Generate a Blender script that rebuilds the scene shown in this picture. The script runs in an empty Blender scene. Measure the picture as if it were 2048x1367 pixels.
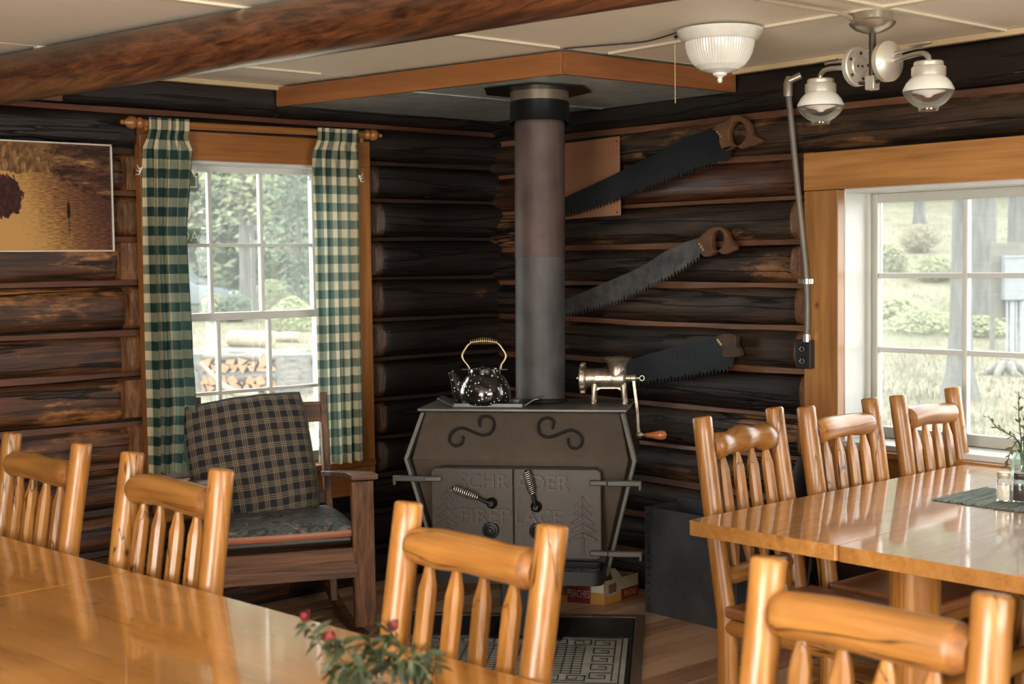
import bpy, bmesh, math, random
from math import sin, cos, pi, radians as rad, sqrt, atan2
from mathutils import Vector, Matrix, noise as mnoise

# ------------------------------------------------------------------ camera
SC = bpy.context.scene
COL = SC.collection
W, H, F = 2048, 1367, 2772.0
YAW, PITCH, ROLL = rad(48.75), rad(3.26), rad(-0.73)
CAM = Vector((-4.607, -5.349, 1.506))
_f = Vector((cos(YAW)*cos(PITCH), sin(YAW)*cos(PITCH), -sin(PITCH)))
_r = Vector((sin(YAW), -cos(YAW), 0))
_u = _r.cross(_f)
_r2 = cos(ROLL)*_r + sin(ROLL)*_u
_u2 = -sin(ROLL)*_r + cos(ROLL)*_u
cd = bpy.data.cameras.new('camera')
cam = bpy.data.objects.new('camera', cd)
COL.objects.link(cam)
m = Matrix((_r2, _u2, -_f)).transposed().to_4x4()
m.translation = CAM
cam.matrix_world = m
cd.sensor_width = 36
cd.sensor_fit = 'HORIZONTAL'
cd.lens = F*36/2048
cd.clip_end = 400
cd.clip_start = 0.05
cd.dof.use_dof = True
cd.dof.focus_distance = 5.2
cd.dof.aperture_fstop = 4.8
SC.camera = cam

# ------------------------------------------------------------------ world / light / exposure
vs = SC.view_settings
SC.display_settings.display_device = 'sRGB'
vs.view_transform = 'Standard'
vs.look = 'None'
vs.exposure = 0.06
vs.gamma = 1.0
vs.use_curve_mapping = False
world = bpy.data.worlds.new('overcast_sky')
SC.world = world
world.use_nodes = True
wn = world.node_tree
bg = wn.nodes['Background']
bg.inputs['Color'].default_value = (0.97, 0.99, 0.97, 1)
bg.inputs['Strength'].default_value = 9.0

def area_light(name, loc, direction, sx, sy, power, color=(1, 1, 1), portal=False):
    ld = bpy.data.lights.new(name, 'AREA')
    ld.shape = 'RECTANGLE'
    ld.size, ld.size_y = sx, sy
    ld.energy = power
    ld.color = color
    o = bpy.data.objects.new(name, ld)
    COL.objects.link(o)
    o.location = loc
    o.rotation_euler = Vector(direction).to_track_quat('-Z', 'Z').to_euler()
    if portal:
        ld.cycles.is_portal = True
    return o

# portals guide sky light through the two windows in view
area_light('window_portal', (-1.455, 0.20, 1.28), (0, -1, 0), 0.95, 1.45, 1, portal=True)
area_light('window_portal', (0.21, -2.70, 1.28), (-1, 0, 0), 1.25, 1.05, 1, portal=True)
# warm fill lights added outside unseen openings in the walls behind the camera
area_light('fill_light_side', (-6.34, -4.85, 1.45), (1, 0.15, 0.42), 2.7, 1.2, 262, (1.0, 0.93, 0.84))
area_light('fill_light_back', (-3.2, -7.56, 1.45), (0, 1, 0.42), 2.6, 1.2, 130, (1.0, 0.93, 0.84))

# ------------------------------------------------------------------ pixel -> place on a known plane
def ray(x, y):
    return _r2*((x-W/2)/F) - _u2*((y-H/2)/F) + _f
def on(x, y, ax, val):
    r = ray(x, y)
    return CAM + r*((val-CAM[ax])/r[ax])
def atz(x, y, z): return on(x, y, 2, z)
def atY(x, y, Y): return on(x, y, 1, Y)
def atX(x, y, X): return on(x, y, 0, X)
def atD(x, y, d): return CAM + ray(x, y)*d

# ------------------------------------------------------------------ object helpers
def tag(o, label=None, cat=None, group=None, kind=None):
    if label: o['label'] = label
    if cat: o['category'] = cat
    if group: o['group'] = group
    if kind: o['kind'] = kind
    return o

def thing(name, label, cat, loc=(0, 0, 0), rz=0.0, group=None):
    o = bpy.data.objects.new(name, None)
    o.empty_display_size = 0.1
    COL.objects.link(o)
    o.location = loc
    o.rotation_euler = (0, 0, rz)
    return tag(o, label, cat, group)

def dup(o, parent=None, loc=None, rot=None):
    c = o.copy()
    COL.objects.link(c)
    if parent: c.parent = parent
    if loc is not None: c.location = loc
    if rot is not None: c.rotation_euler = rot
    return c

class MB:
    def __init__(s):
        s.v, s.f, s.mi, s.uv = [], [], [], {}
    def add(s, vs_, fs, mi=0):
        o = len(s.v)
        s.v += [tuple(v) for v in vs_]
        for f in fs:
            s.f.append(tuple(i+o for i in f))
            s.mi.append(mi)
        return s
    def box(s, c, d, rot=None, mi=0):
        c = Vector(c)
        pts = []
        for z in (-1, 1):
            for y in (-1, 1):
                for x in (-1, 1):
                    p = Vector((x*d[0]/2, y*d[1]/2, z*d[2]/2))
                    if rot is not None: p = rot @ p
                    pts.append(c+p)
        return s.add(pts, [(0, 2, 3, 1), (4, 5, 7, 6), (0, 1, 5, 4), (2, 6, 7, 3), (0, 4, 6, 2), (1, 3, 7, 5)], mi)
    def bar(s, a, b, w, h, up=(0, 0, 1), mi=0):
        a, b = Vector(a), Vector(b)
        d = (b-a).normalized()
        sx = d.cross(Vector(up)).normalized()
        uz = sx.cross(d)
        pts = [p + sx*(i*w/2) + uz*(j*h/2) for p in (a, b) for (i, j) in ((-1, -1), (1, -1), (1, 1), (-1, 1))]
        return s.add(pts, [(0, 3, 2, 1), (4, 5, 6, 7), (0, 1, 5, 4), (1, 2, 6, 5), (2, 3, 7, 6), (3, 0, 4, 7)], mi)
    def tube(s, pts, r, n=12, caps=True, mi=0, closed=False, sect=None, up=None):
        pts = [Vector(p) for p in pts]
        m_ = len(pts)
        rr = list(r) if isinstance(r, (list, tuple)) else [r]*m_
        T = []
        for i in range(m_):
            a = pts[i-1] if (i > 0 or closed) else pts[i]
            b = pts[(i+1) % m_] if (i < m_-1 or closed) else pts[i]
            T.append((b-a).normalized())
        ref = Vector(up) if up else (Vector((0, 0, 1)) if abs(T[0].z) < 0.9 else Vector((1, 0, 0)))
        nx = (ref - T[0]*ref.dot(T[0])).normalized()
        V, Fc = [], []
        for i in range(m_):
            if i:
                nx = (nx - T[i]*nx.dot(T[i]))
                nx = nx.normalized() if nx.length > 1e-6 else T[i].orthogonal().normalized()
            ny = T[i].cross(nx)
            k = n if sect is None else len(sect)
            for j in range(k):
                if sect is None:
                    a = 2*pi*j/n
                    V.append(pts[i] + (nx*cos(a)+ny*sin(a))*rr[i])
                else:
                    V.append(pts[i] + nx*sect[j][0]*rr[i] + ny*sect[j][1]*rr[i])
        n = n if sect is None else len(sect)
        for i in range(m_ if closed else m_-1):
            i2 = (i+1) % m_
            for j in range(n):
                j2 = (j+1) % n
                Fc.append((i*n+j, i*n+j2, i2*n+j2, i2*n+j))
        if caps and not closed:
            Fc.append(tuple(reversed(range(n))))
            Fc.append(tuple((m_-1)*n+j for j in range(n)))
        return s.add(V, Fc, mi)
    def lathe(s, prof, n=24, o=(0, 0, 0), M=None, mi=0, a0=0.0, a1=2*pi):
        o = Vector(o)
        full = abs(a1-a0-2*pi) < 1e-6
        V, Fc = [], []
        cols = n if full else n+1
        for (r, z) in prof:
            for j in range(cols):
                a = a0+(a1-a0)*j/n
                p = Vector((r*cos(a), r*sin(a), z))
                if M is not None: p = M @ p
                V.append(o+p)
        for i in range(len(prof)-1):
            for j in range(n):
                j2 = (j+1) % cols
                Fc.append((i*cols+j, i*cols+j2, (i+1)*cols+j2, (i+1)*cols+j))
        if full:
            if prof[0][0] > 1e-5: Fc.append(tuple(reversed(range(cols))))
            if prof[-1][0] > 1e-5: Fc.append(tuple((len(prof)-1)*cols+j for j in range(cols)))
        return s.add(V, Fc, mi)
    def prism(s, poly, o, ax, ay, depth, mi=0):
        o, ax, ay, dz = Vector(o), Vector(ax), Vector(ay), Vector(depth)
        n = len(poly)
        V = [o+ax*p[0]+ay*p[1] for p in poly] + [o+ax*p[0]+ay*p[1]+dz for p in poly]
        Fc = [tuple(reversed(range(n))), tuple(range(n, 2*n))]
        for i in range(n):
            j = (i+1) % n
            Fc.append((i, j, n+j, n+i))
        return s.add(V, Fc, mi)
    def grid(s, nu, nv, fn, uvfn=None, mi=0, wrap=False):
        o = len(s.v)
        for j in range(nv+1):
            for i in range(nu+1):
                s.v.append(tuple(fn(i/nu, j/nv)))
        for j in range(nv):
            for i in range(nu):
                a = o+j*(nu+1)+i
                idx = (a, a+1, a+nu+2, a+nu+1)
                if uvfn:
                    s.uv[len(s.f)] = [uvfn(i/nu, j/nv), uvfn((i+1)/nu, j/nv), uvfn((i+1)/nu, (j+1)/nv), uvfn(i/nu, (j+1)/nv)]
                s.f.append(idx)
                s.mi.append(mi)
        return s
    def mesh(s, name, mats, smooth=40):
        me = bpy.data.meshes.new(name)
        me.from_pydata(s.v, [], s.f)
        for k in (mats if isinstance(mats, (list, tuple)) else [mats]):
            me.materials.append(k)
        me.polygons.foreach_set('material_index', s.mi)
        if s.uv:
            ul = me.uv_layers.new(name='UVMap')
            for p in me.polygons:
                u = s.uv.get(p.index)
                if u:
                    for k, li in enumerate(p.loop_indices):
                        ul.data[li].uv = u[k]
        bm = bmesh.new()
        bm.from_mesh(me)
        bmesh.ops.recalc_face_normals(bm, faces=bm.faces)
        bm.to_mesh(me)
        bm.free()
        if smooth:
            me.polygons.foreach_set('use_smooth', [True]*len(me.polygons))
            me.set_sharp_from_angle(angle=rad(smooth))
        me.update()
        return me
    def build(s, name, mats, parent=None, bevel=0, seg=2, smooth=40, loc=None, rot=None, recalc=True):
        me = s.mesh(name, mats, smooth)
        o = bpy.data.objects.new(name, me)
        COL.objects.link(o)
        if parent: o.parent = parent
        if loc is not None: o.location = loc
        if rot is not None: o.rotation_euler = rot
        if bevel:
            b = o.modifiers.new('bevel', 'BEVEL')
            b.width = bevel
            b.segments = seg
            b.limit_method = 'ANGLE'
            b.angle_limit = rad(35)
        return o

def text_mesh(txt, x0, x1, z0, z1, depth, align_mirror=False):
    """text as a mesh in x/z plane: fits box x0..x1, z0..z1; extruded 'depth' towards -y"""
    cu = bpy.data.curves.new('txt', 'FONT')
    cu.body = txt
    cu.size = 1
    cu.extrude = 0.5
    cu.resolution_u = 3
    to = bpy.data.objects.new('txt', cu)
    COL.objects.link(to)
    dg = bpy.context.evaluated_depsgraph_get()
    me = bpy.data.meshes.new_from_object(to.evaluated_get(dg))
    bpy.data.objects.remove(to)
    bpy.data.curves.remove(cu)
    xs = [v.co.x for v in me.vertices]; ys = [v.co.y for v in me.vertices]
    ax, bx, ay, by = min(xs), max(xs), min(ys), max(ys)
    for v in me.vertices:
        tx = (v.co.x-ax)/(bx-ax); ty = (v.co.y-ay)/(by-ay)
        if align_mirror: tx = 1-tx
        v.co = (x0+(x1-x0)*tx, -(v.co.z+0.5)*depth, z0+(z1-z0)*ty)
    if align_mirror: me.flip_normals()
    return me

def mesh_obj(name, me, mat_, parent=None, loc=None, rot=None):
    me.materials.clear()
    me.materials.append(mat_)
    o = bpy.data.objects.new(name, me)
    COL.objects.link(o)
    if parent: o.parent = parent
    if loc is not None: o.location = loc
    if rot is not None: o.rotation_euler = rot
    return o

# ------------------------------------------------------------------ materials
class NT:
    def __init__(s, name):
        s.m = bpy.data.materials.new(name)
        s.m.use_nodes = True
        s.t = s.m.node_tree
        s.t.nodes.clear()
        s.out = s.t.nodes.new('ShaderNodeOutputMaterial')
    def n(s, typ, ins=None, **props):
        nd = s.t.nodes.new('ShaderNode'+typ)
        for k, v in props.items(): setattr(nd, k, v)
        for k, v in (ins or {}).items():
            sk = nd.inputs[k]
            if hasattr(v, 'is_linked') or isinstance(v, bpy.types.NodeSocket): s.t.links.new(v, sk)
            else: sk.default_value = v
        return nd
    def math(s, op, a, b=0.0, c=None, clamp=False):
        ins = {0: a, 1: b}
        if c is not None: ins[2] = c
        return s.n('Math', ins, operation=op, use_clamp=clamp).outputs[0]
    def ramp(s, fac, stops, interp='LINEAR'):
        nd = s.n('ValToRGB', {0: fac})
        cr = nd.color_ramp
        cr.interpolation = interp
        while len(cr.elements) < len(stops): cr.elements.new(0.5)
        for e, (p, c) in zip(cr.elements, stops):
            e.position = p
            e.color = (c, c, c, 1) if isinstance(c, (int, float)) else (c[0], c[1], c[2], 1)
        return nd.outputs[0]
    def mix(s, fac, a, b, blend='MIX'):
        nd = s.n('Mix', data_type='RGBA', blend_type=blend)
        for sk, v in ((nd.inputs[0], fac), (nd.inputs[6], a), (nd.inputs[7], b)):
            if isinstance(v, bpy.types.NodeSocket): s.t.links.new(v, sk)
            else: sk.default_value = v if isinstance(v, (int, float)) else (v[0], v[1], v[2], 1)
        return nd.outputs[2]
    def coords(s, kind='Object', scale=(1, 1, 1), rnd=True):
        tc = s.n('TexCoord').outputs[kind]
        if rnd:
            r = s.n('ObjectInfo').outputs['Random']
            off = s.math('MULTIPLY', r, 37.0)
            cb = s.n('CombineXYZ', {0: off, 1: off, 2: off}).outputs[0]
            tc = s.n('VectorMath', {0: tc, 1: cb}, operation='ADD').outputs[0]
        return s.n('Mapping', {0: tc, 3: scale}).outputs[0]
    def noise(s, vec, scale=5, detail=4, rough=0.55, dist=0.0):
        return s.n('TexNoise', {'Vector': vec, 'Scale': scale, 'Detail': detail, 'Roughness': rough, 'Distortion': dist}).outputs[0]
    def bsdf(s, color, rough=0.5, metal=0.0, bump=None, bump_s=0.2, bump_d=0.01, coat=0.0, coat_r=0.1, **kw):
        ins = {'Base Color': color if isinstance(color, bpy.types.NodeSocket) else (color[0], color[1], color[2], 1), 'Roughness': rough, 'Metallic': metal, 'Coat Weight': coat, 'Coat Roughness': coat_r}
        ins.update(kw)
        if bump is not None:
            ins['Normal'] = s.n('Bump', {'Height': bump, 'Strength': bump_s, 'Distance': bump_d}).outputs[0]
        b = s.n('BsdfPrincipled', ins)
        s.t.links.new(b.outputs[0], s.out.inputs[0])
        return b
    def surface(s, sh):
        s.t.links.new(sh, s.out.inputs[0])
        return s.m

def plain(name, col, rough=0.5, metal=0.0, var=0.12, scale=8, coat=0.0, coat_r=0.1, bump=0.05, **kw):
    t = NT(name)
    c = t.coords(scale=(1, 1, 1))
    nz = t.noise(c, scale, 5, 0.6)
    a = [x*(1-var) for x in col]; b = [min(1, x*(1+var)) for x in col]
    t.bsdf(t.ramp(nz, [(0.3, a), (0.7, b)]), rough, metal, bump=nz if bump else None, bump_s=bump, coat=coat, coat_r=coat_r, **kw)
    return t.m

def wood(name, dark, light, axis=0, rough=0.4, coat=0.0, coat_r=0.1, ring=3.0, fine=60.0, knots=0.0, bump=0.08, stretch=14.0, knot_scale=5.0, cracks=0.0, wear=None, contrast=1.0, tone=0.0, bump_d=0.01, coat_ior=1.5):
    t = NT(name)
    sc = [1.0, 1.0, 1.0]
    sc[axis] = 1.0/stretch
    c = t.coords(scale=tuple(sc))
    n1 = t.noise(c, ring*4, 4, 0.6, 0.6)
    n2 = t.noise(c, fine, 6, 0.7)
    f = t.math('ADD', t.math('MULTIPLY', n1, 0.7), t.math('MULTIPLY', n2, 0.3))
    col = t.ramp(f, [(0.5-0.18/contrast, dark), (0.5, [0.5*(a+b) for a, b in zip(dark, light)]), (0.5+0.16/contrast, light)])
    big = t.noise(t.coords(scale=tuple(0.5 if i == axis else 1.0 for i in range(3))), 2.6, 3, 0.6)
    if tone: col = t.mix(1.0, col, t.ramp(big, [(0.32, 1.0-tone), (0.68, 1.0)]), 'MULTIPLY')
    if wear:
        cw = t.coords(scale=tuple([1, 1, 1] if axis is None else [0.35 if i == axis else 1.0 for i in range(3)]))
        nw = t.noise(cw, wear[1], 8, 0.7)
        wk = t.math('MULTIPLY', t.ramp(nw, [(wear[2], 0.0), (wear[2]+0.05, 1.0)]), t.ramp(f, [(0.40, 0.25), (0.58, 1.0)]))
        col = t.mix(wk, col, wear[0])
    if knots:
        ks = [1.0, 1.0, 1.0]; ks[axis] = 0.7
        ck = t.coords(scale=tuple(ks))
        vd = t.n('TexVoronoi', {'Vector': ck, 'Scale': knot_scale}, feature='F1').outputs['Distance']
        k = t.ramp(vd, [(0.035*knots, 1.0), (0.07*knots, 0.35), (0.11*knots, 0.0)])
        col = t.mix(k, col, [x*0.22 for x in dark])
    h = f
    if cracks:
        sc2 = [1.0, 1.0, 1.0]; sc2[axis] = 1/22.0
        c2 = t.coords(scale=tuple(sc2))
        nc = t.noise(c2, 11.0, 3, 0.5, 0.0)
        ab = t.math('ABSOLUTE', t.math('SUBTRACT', nc, 0.5))
        cr = t.ramp(ab, [(0.004*cracks, 1.0), (0.011*cracks, 0.0)])
        col = t.mix(cr, col, [x*0.12 for x in dark])
        h = t.math('SUBTRACT', f, cr)
    rg = t.math('ADD', t.math('MULTIPLY', n2, 0.25), rough-0.12)
    t.bsdf(col, rg, 0, bump=h, bump_s=bump, bump_d=bump_d, coat=coat, coat_r=coat_r, **{'Coat IOR': coat_ior})
    return t.m

MT = {}
HD, HL = (0.29, 0.105, 0.017), (0.54, 0.25, 0.058)
for ax, nm in enumerate('xyz'):
    MT['pine_'+nm] = wood('honey_pine_'+nm, HD, HL, ax, rough=0.33, coat=0.22, coat_r=0.26, knots=0.9, knot_scale=9, bump=0.2, ring=9, stretch=18, tone=0.45, cracks=0.5)
MT['pine_end'] = plain('pine_end_grain', (0.22, 0.085, 0.02), 0.5, var=0.35, scale=60)
MT['table_y'] = wood('table_pine_y', (0.36, 0.15, 0.028), (0.56, 0.27, 0.07), 1, rough=0.3, coat=1.0, coat_r=0.06, coat_ior=1.6, knots=0.9, knot_scale=5.0, bump=0.02, ring=7, stretch=22, tone=0.25)
MT['table_x'] = wood('table_pine_x', (0.36, 0.15, 0.03), (0.56, 0.27, 0.075), 0, rough=0.3, coat=1.0, coat_r=0.06, coat_ior=1.6, knots=0.9, knot_scale=5.0, bump=0.02, ring=7, stretch=22, tone=0.25)
MT['seat'] = wood('seat_board', (0.15, 0.05, 0.016), (0.29, 0.115, 0.04), 0, rough=0.4, coat=0.4, coat_r=0.2, bump=0.05)
MT['casing_x'] = wood('casing_pine_x', (0.20, 0.068, 0.012), (0.37, 0.145, 0.031), 0, rough=0.42, coat=0.25, coat_r=0.25, knots=0.8, knot_scale=5.5, ring=7, stretch=18, tone=0.35)
MT['casing_rz'] = wood('casing_pale_pine_z', (0.27, 0.11, 0.026), (0.50, 0.24, 0.072), 2, rough=0.42, coat=0.25, coat_r=0.25, knots=0.8, knot_scale=5.5, ring=7, stretch=18, tone=0.35)
MT['casing_y'] = wood('casing_pine_y', (0.27, 0.11, 0.026), (0.50, 0.24, 0.072), 1, rough=0.42, coat=0.25, coat_r=0.25, knots=0.8, knot_scale=5.5, ring=7, stretch=18, tone=0.35)
MT['casing_z'] = wood('casing_pine_z', (0.22, 0.078, 0.015), (0.42, 0.175, 0.042), 2, rough=0.42, coat=0.25, coat_r=0.25, knots=0.8, knot_scale=5.5, ring=7, stretch=18, tone=0.35)
MT['log_brown'] = wood('log_warm_brown', (0.015, 0.00625, 0.0035), (0.1562, 0.0525, 0.01625), 0, rough=0.42, coat=0.25, coat_r=0.3, knots=0.9, knot_scale=4, bump=0.8, bump_d=0.012, cracks=1.3, ring=8, fine=110, contrast=1.9, stretch=16, tone=0.75, wear=((0.34, 0.145, 0.042), 3.2, 0.555))
MT['log_soot_shade'] = wood('log_soot_shade_black', (0.0030, 0.0018, 0.0012), (0.0175, 0.0085, 0.0042), 0, rough=0.45, coat=0.15, coat_r=0.35, knots=0.6, knot_scale=4, bump=0.8, bump_d=0.012, cracks=1.3, ring=8, fine=110, contrast=1.9, stretch=16, tone=0.6, wear=((0.13, 0.050, 0.016), 3.0, 0.62))  # smoke-blackened logs, with the dim corner's shade also put into the colour
MT['log_grey'] = wood('log_weathered', (0.0075, 0.0042, 0.0024), (0.062, 0.034, 0.0175), 0, rough=0.46, coat=0.15, coat_r=0.3, knots=0.8, knot_scale=4, bump=0.9, bump_d=0.012, cracks=1.4, ring=8, fine=110, contrast=1.9, stretch=16, tone=0.7, wear=((0.25, 0.115, 0.042), 3.0, 0.55))
MT['log_red'] = wood('log_red_brown', (0.028, 0.0096, 0.0048), (0.104, 0.0368, 0.0144), 0, rough=0.36, coat=0.5, coat_r=0.25, knots=0.9, knot_scale=4, bump=0.6, bump_d=0.012, cracks=1.0, ring=8, fine=110, contrast=1.9, tone=0.6, stretch=16)
MT['log_cut'] = wood('log_cut_end', (0.085, 0.02975, 0.0068), (0.2295, 0.0935, 0.0238), 2, rough=0.5, bump=0.9, bump_d=0.012, stretch=3, ring=10, contrast=1.6, tone=0.5)
MT['log_cut_dark'] = wood('log_cut_end_dark', (0.035, 0.0126, 0.0042), (0.098, 0.0385, 0.0126), 2, rough=0.5, bump=0.9, bump_d=0.012, stretch=3, ring=10, contrast=1.6, tone=0.5)
MT['strip'] = wood('chink_strip', (0.08, 0.0256, 0.0096), (0.288, 0.132, 0.06), 0, rough=0.5, coat=0.1, bump=0.1, ring=4, tone=0.7)
MT['strip_red'] = wood('chink_strip_red', (0.055, 0.017, 0.007), (0.17, 0.058, 0.024), 0, rough=0.5, coat=0.1, bump=0.1, ring=4, tone=0.6)
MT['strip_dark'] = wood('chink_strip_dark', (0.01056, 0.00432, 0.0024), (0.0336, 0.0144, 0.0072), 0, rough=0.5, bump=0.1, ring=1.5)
MT['core'] = plain('wall_core_dark', (0.012, 0.008, 0.006), 0.9)
MT['beam'] = wood('beam_varnished', (0.045, 0.013, 0.005), (0.20, 0.070, 0.024), 1, rough=0.34, coat=0.7, coat_r=0.22, knots=0.7, knot_scale=3.5, bump=0.3, cracks=0.0, stretch=18, ring=11, fine=110, contrast=1.7, tone=0.6, bump_d=0.012)
MT['ceiling'] = plain('ceiling_paint', (0.84, 0.78, 0.63), 0.55, var=0.03, scale=3, bump=0.03)
MT['batten'] = plain('ceiling_batten', (0.72, 0.64, 0.48), 0.5, var=0.05)
MT['trim_cream'] = plain('cream_trim', (0.55, 0.42, 0.25), 0.5, var=0.08)
MT['fascia'] = wood('fascia_cedar', (0.16, 0.052, 0.013), (0.34, 0.13, 0.038), 0, rough=0.4, coat=0.3, bump=0.1, ring=2)
MT['galv'] = plain('galvanised_sheet', (0.44, 0.48, 0.45), 0.38, 0.35, var=0.25, scale=14, bump=0.06)
MT['iron_top'] = plain('stove_top_plate', (0.11, 0.11, 0.105), 0.40, 0.4, var=0.2, scale=9)
MT['stove'] = plain('stove_brown_paint', (0.0578, 0.04335, 0.0306), 0.42, 0.25, var=0.22, scale=10, bump=0.04)
MT['stove_door'] = plain('stove_door_cast', (0.0408, 0.03315, 0.02635), 0.45, 0.25, var=0.15, scale=40, bump=0.06)
MT['stove_dark'] = plain('stove_dark_iron', (0.016, 0.016, 0.017), 0.45, 0.5)
MT['iron_black'] = plain('black_iron', (0.012, 0.012, 0.012), 0.38, 0.6)
MT['hinge_arm'] = plain('hinge_arm_iron', (0.075, 0.076, 0.070), 0.45, 0.4)
MT['hinge'] = plain('flange_iron_lit', (0.16, 0.165, 0.155), 0.45, 0.4)  # side flange iron, colour lightened to carry the window light it catches
MT['chrome'] = plain('spring_steel', (0.62, 0.60, 0.56), 0.25, 1.0, var=0.05)
MT['brass'] = plain('handle_brass_wire', (0.50, 0.38, 0.20), 0.32, 0.9)
MT['ash'] = plain('ash', (0.06, 0.058, 0.055), 0.95, var=0.7, scale=60, bump=0.5)
MT['white_paint'] = plain('window_white_paint', (0.54, 0.55, 0.52), 0.45, var=0.03)
MT['sash_grey'] = plain('sash_grey_paint', (0.42, 0.42, 0.37), 0.45, var=0.05)
MT['wire'] = plain('dark_wire', (0.03, 0.028, 0.024), 0.5)
MT['cable'] = plain('painted_cable', (0.40, 0.34, 0.24), 0.5)
MT['conduit'] = plain('conduit_steel', (0.17, 0.15, 0.12), 0.5, 0.4)
MT['outlet'] = plain('outlet_black', (0.015, 0.017, 0.02), 0.35, 0.0)
MT['nickel'] = plain('brushed_nickel', (0.52, 0.48, 0.40), 0.28, 0.85, var=0.08)
MT['pewter'] = plain('dull_nickel', (0.58, 0.54, 0.45), 0.38, 0.5, var=0.08)
MT['stem_dark'] = plain('dark_stem', (0.06, 0.05, 0.04), 0.4, 0.5)
MT['blackbox'] = plain('box_black_paint', (0.050, 0.054, 0.060), 0.5, 0.0, var=0.35, scale=7)
MT['boxtin'] = plain('box_tin_edge', (0.075, 0.078, 0.08), 0.5, 0.5, var=0.3, scale=20)
MT['rust'] = plain('old_saw_handle', (0.095, 0.040, 0.014), 0.6, 0.0, var=0.4, scale=20, bump=0.2)
MT['rust_dark'] = plain('old_saw_handle_dark', (0.05, 0.026, 0.012), 0.6, 0.0, var=0.4, scale=20, bump=0.2)
MT['saw_black'] = plain('saw_blackened_steel', (0.0144, 0.0176, 0.02), 0.42, 0.6, var=0.25, scale=9)
MT['saw_grey'] = plain('saw_worn_steel', (0.070, 0.066, 0.064), 0.45, 0.6, var=0.5, scale=14)
MT['tooth'] = plain('saw_tooth_glint', (0.16, 0.16, 0.16), 0.35, 0.8)
MT['panel_copper'] = plain('painted_tin_panel', (0.30, 0.135, 0.068), 0.38, 0.2, var=0.1, scale=5)
MT['rocker'] = wood('rocker_oak', (0.0585, 0.0234, 0.0078), (0.247, 0.104, 0.0377), 0, rough=0.55, coat=0.0, coat_r=0.3, bump=0.25, ring=10, fine=120, contrast=1.7, tone=0.45, stretch=20)
MT['rocker_z'] = wood('rocker_oak_z', (0.0585, 0.0234, 0.0078), (0.247, 0.104, 0.0377), 2, rough=0.55, coat=0.0, coat_r=0.3, bump=0.25, ring=10, fine=120, contrast=1.7, tone=0.45, stretch=20)
MT['leather'] = plain('dark_leather', (0.020, 0.013, 0.010), 0.35)
MT['orange_vinyl'] = plain('orange_vinyl', (0.32, 0.10, 0.045), 0.4)
MT['red'] = plain('extinguisher_red', (0.42, 0.02, 0.02), 0.3, coat=0.5)
MT['paper'] = plain('paper_label', (0.6, 0.56, 0.48), 0.7)
MT['black_rubber'] = plain('black_rubber', (0.02, 0.02, 0.02), 0.6)
MT['hearth_tile'] = plain('hearth_slate', (0.030, 0.032, 0.034), 0.35, var=0.3, scale=5)
MT['hearth_edge'] = wood('hearth_edge', (0.06, 0.04, 0.026), (0.16, 0.11, 0.075), 1, rough=0.6, ring=3)
MT['stem_green'] = plain('stem_green', (0.06, 0.075, 0.025), 0.6)
MT['leaf_dark'] = plain('leaf_dark_green', (0.026, 0.038, 0.014), 0.55, var=0.6, scale=3)
MT['leaf_olive'] = plain('leaf_olive', (0.12, 0.14, 0.05), 0.5, var=0.4, scale=3)
MT['petal_red'] = plain('petal_red', (0.16, 0.016, 0.016), 0.6, var=0.4)
MT['salt'] = plain('salt', (0.62, 0.58, 0.48), 0.8, scale=120)
MT['pepper'] = plain('pepper', (0.035, 0.028, 0.022), 0.8, var=0.6, scale=200)
MT['fretty'] = plain('frosted_white_glass', (0.74, 0.74, 0.66), 0.3, coat=0.6)
MT['bulb'] = plain('bulb_white', (0.8, 0.8, 0.75), 0.3)
MT['greybox'] = plain('utility_grey', (0.121, 0.1375, 0.143), 0.5)
MT['greybox_dark'] = plain('weathered_post', (0.085, 0.0825, 0.07), 0.8, var=0.2)
MT['pvc'] = plain('grey_pipe', (0.162, 0.18, 0.186), 0.5)
MT['greywood'] = wood('weathered_grey_log', (0.0495, 0.04702, 0.04208), (0.1386, 0.1336, 0.1188), 0, rough=0.8, bump=0.3, cracks=1)
MT['palewood'] = wood('pale_peeled_log', (0.1485, 0.11, 0.0715), (0.242, 0.198, 0.143), 0, rough=0.7, bump=0.2)
MT['splitwood'] = plain('split_wood_face', (0.252, 0.132, 0.066), 0.8, var=0.3, scale=12)
MT['bark'] = plain('firewood_bark', (0.085, 0.065, 0.05), 0.9, var=0.3)
MT['trunk'] = wood('tree_bark', (0.035, 0.037, 0.033), (0.095, 0.096, 0.086), 2, rough=0.9, bump=0.6, ring=2, stretch=6)
MT['foliage_a'] = plain('foliage_hazy', (0.096, 0.1248, 0.072), 0.8, var=0.35, scale=0.8)
MT['foliage_b'] = plain('foliage_yellow_green', (0.1296, 0.1488, 0.0768), 0.8, var=0.35, scale=0.8)
MT['foliage_c'] = plain('foliage_deep', (0.0528, 0.0768, 0.048), 0.8, var=0.35, scale=0.8)
MT['dry_grass'] = plain('dry_grass', (0.1237, 0.1162, 0.075), 0.9, var=0.3, scale=1.2)
MT['car_paint'] = plain('car_teal', (0.0315, 0.0525, 0.0595), 0.25, 0.4, coat=0.8)
MT['tyre'] = plain('tyre', (0.03, 0.03, 0.03), 0.8)
MT['wheel'] = plain('alloy_wheel', (0.3, 0.3, 0.3), 0.35, 0.7)
MT['carglass'] = plain('car_glass', (0.10, 0.13, 0.14), 0.08)

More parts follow.
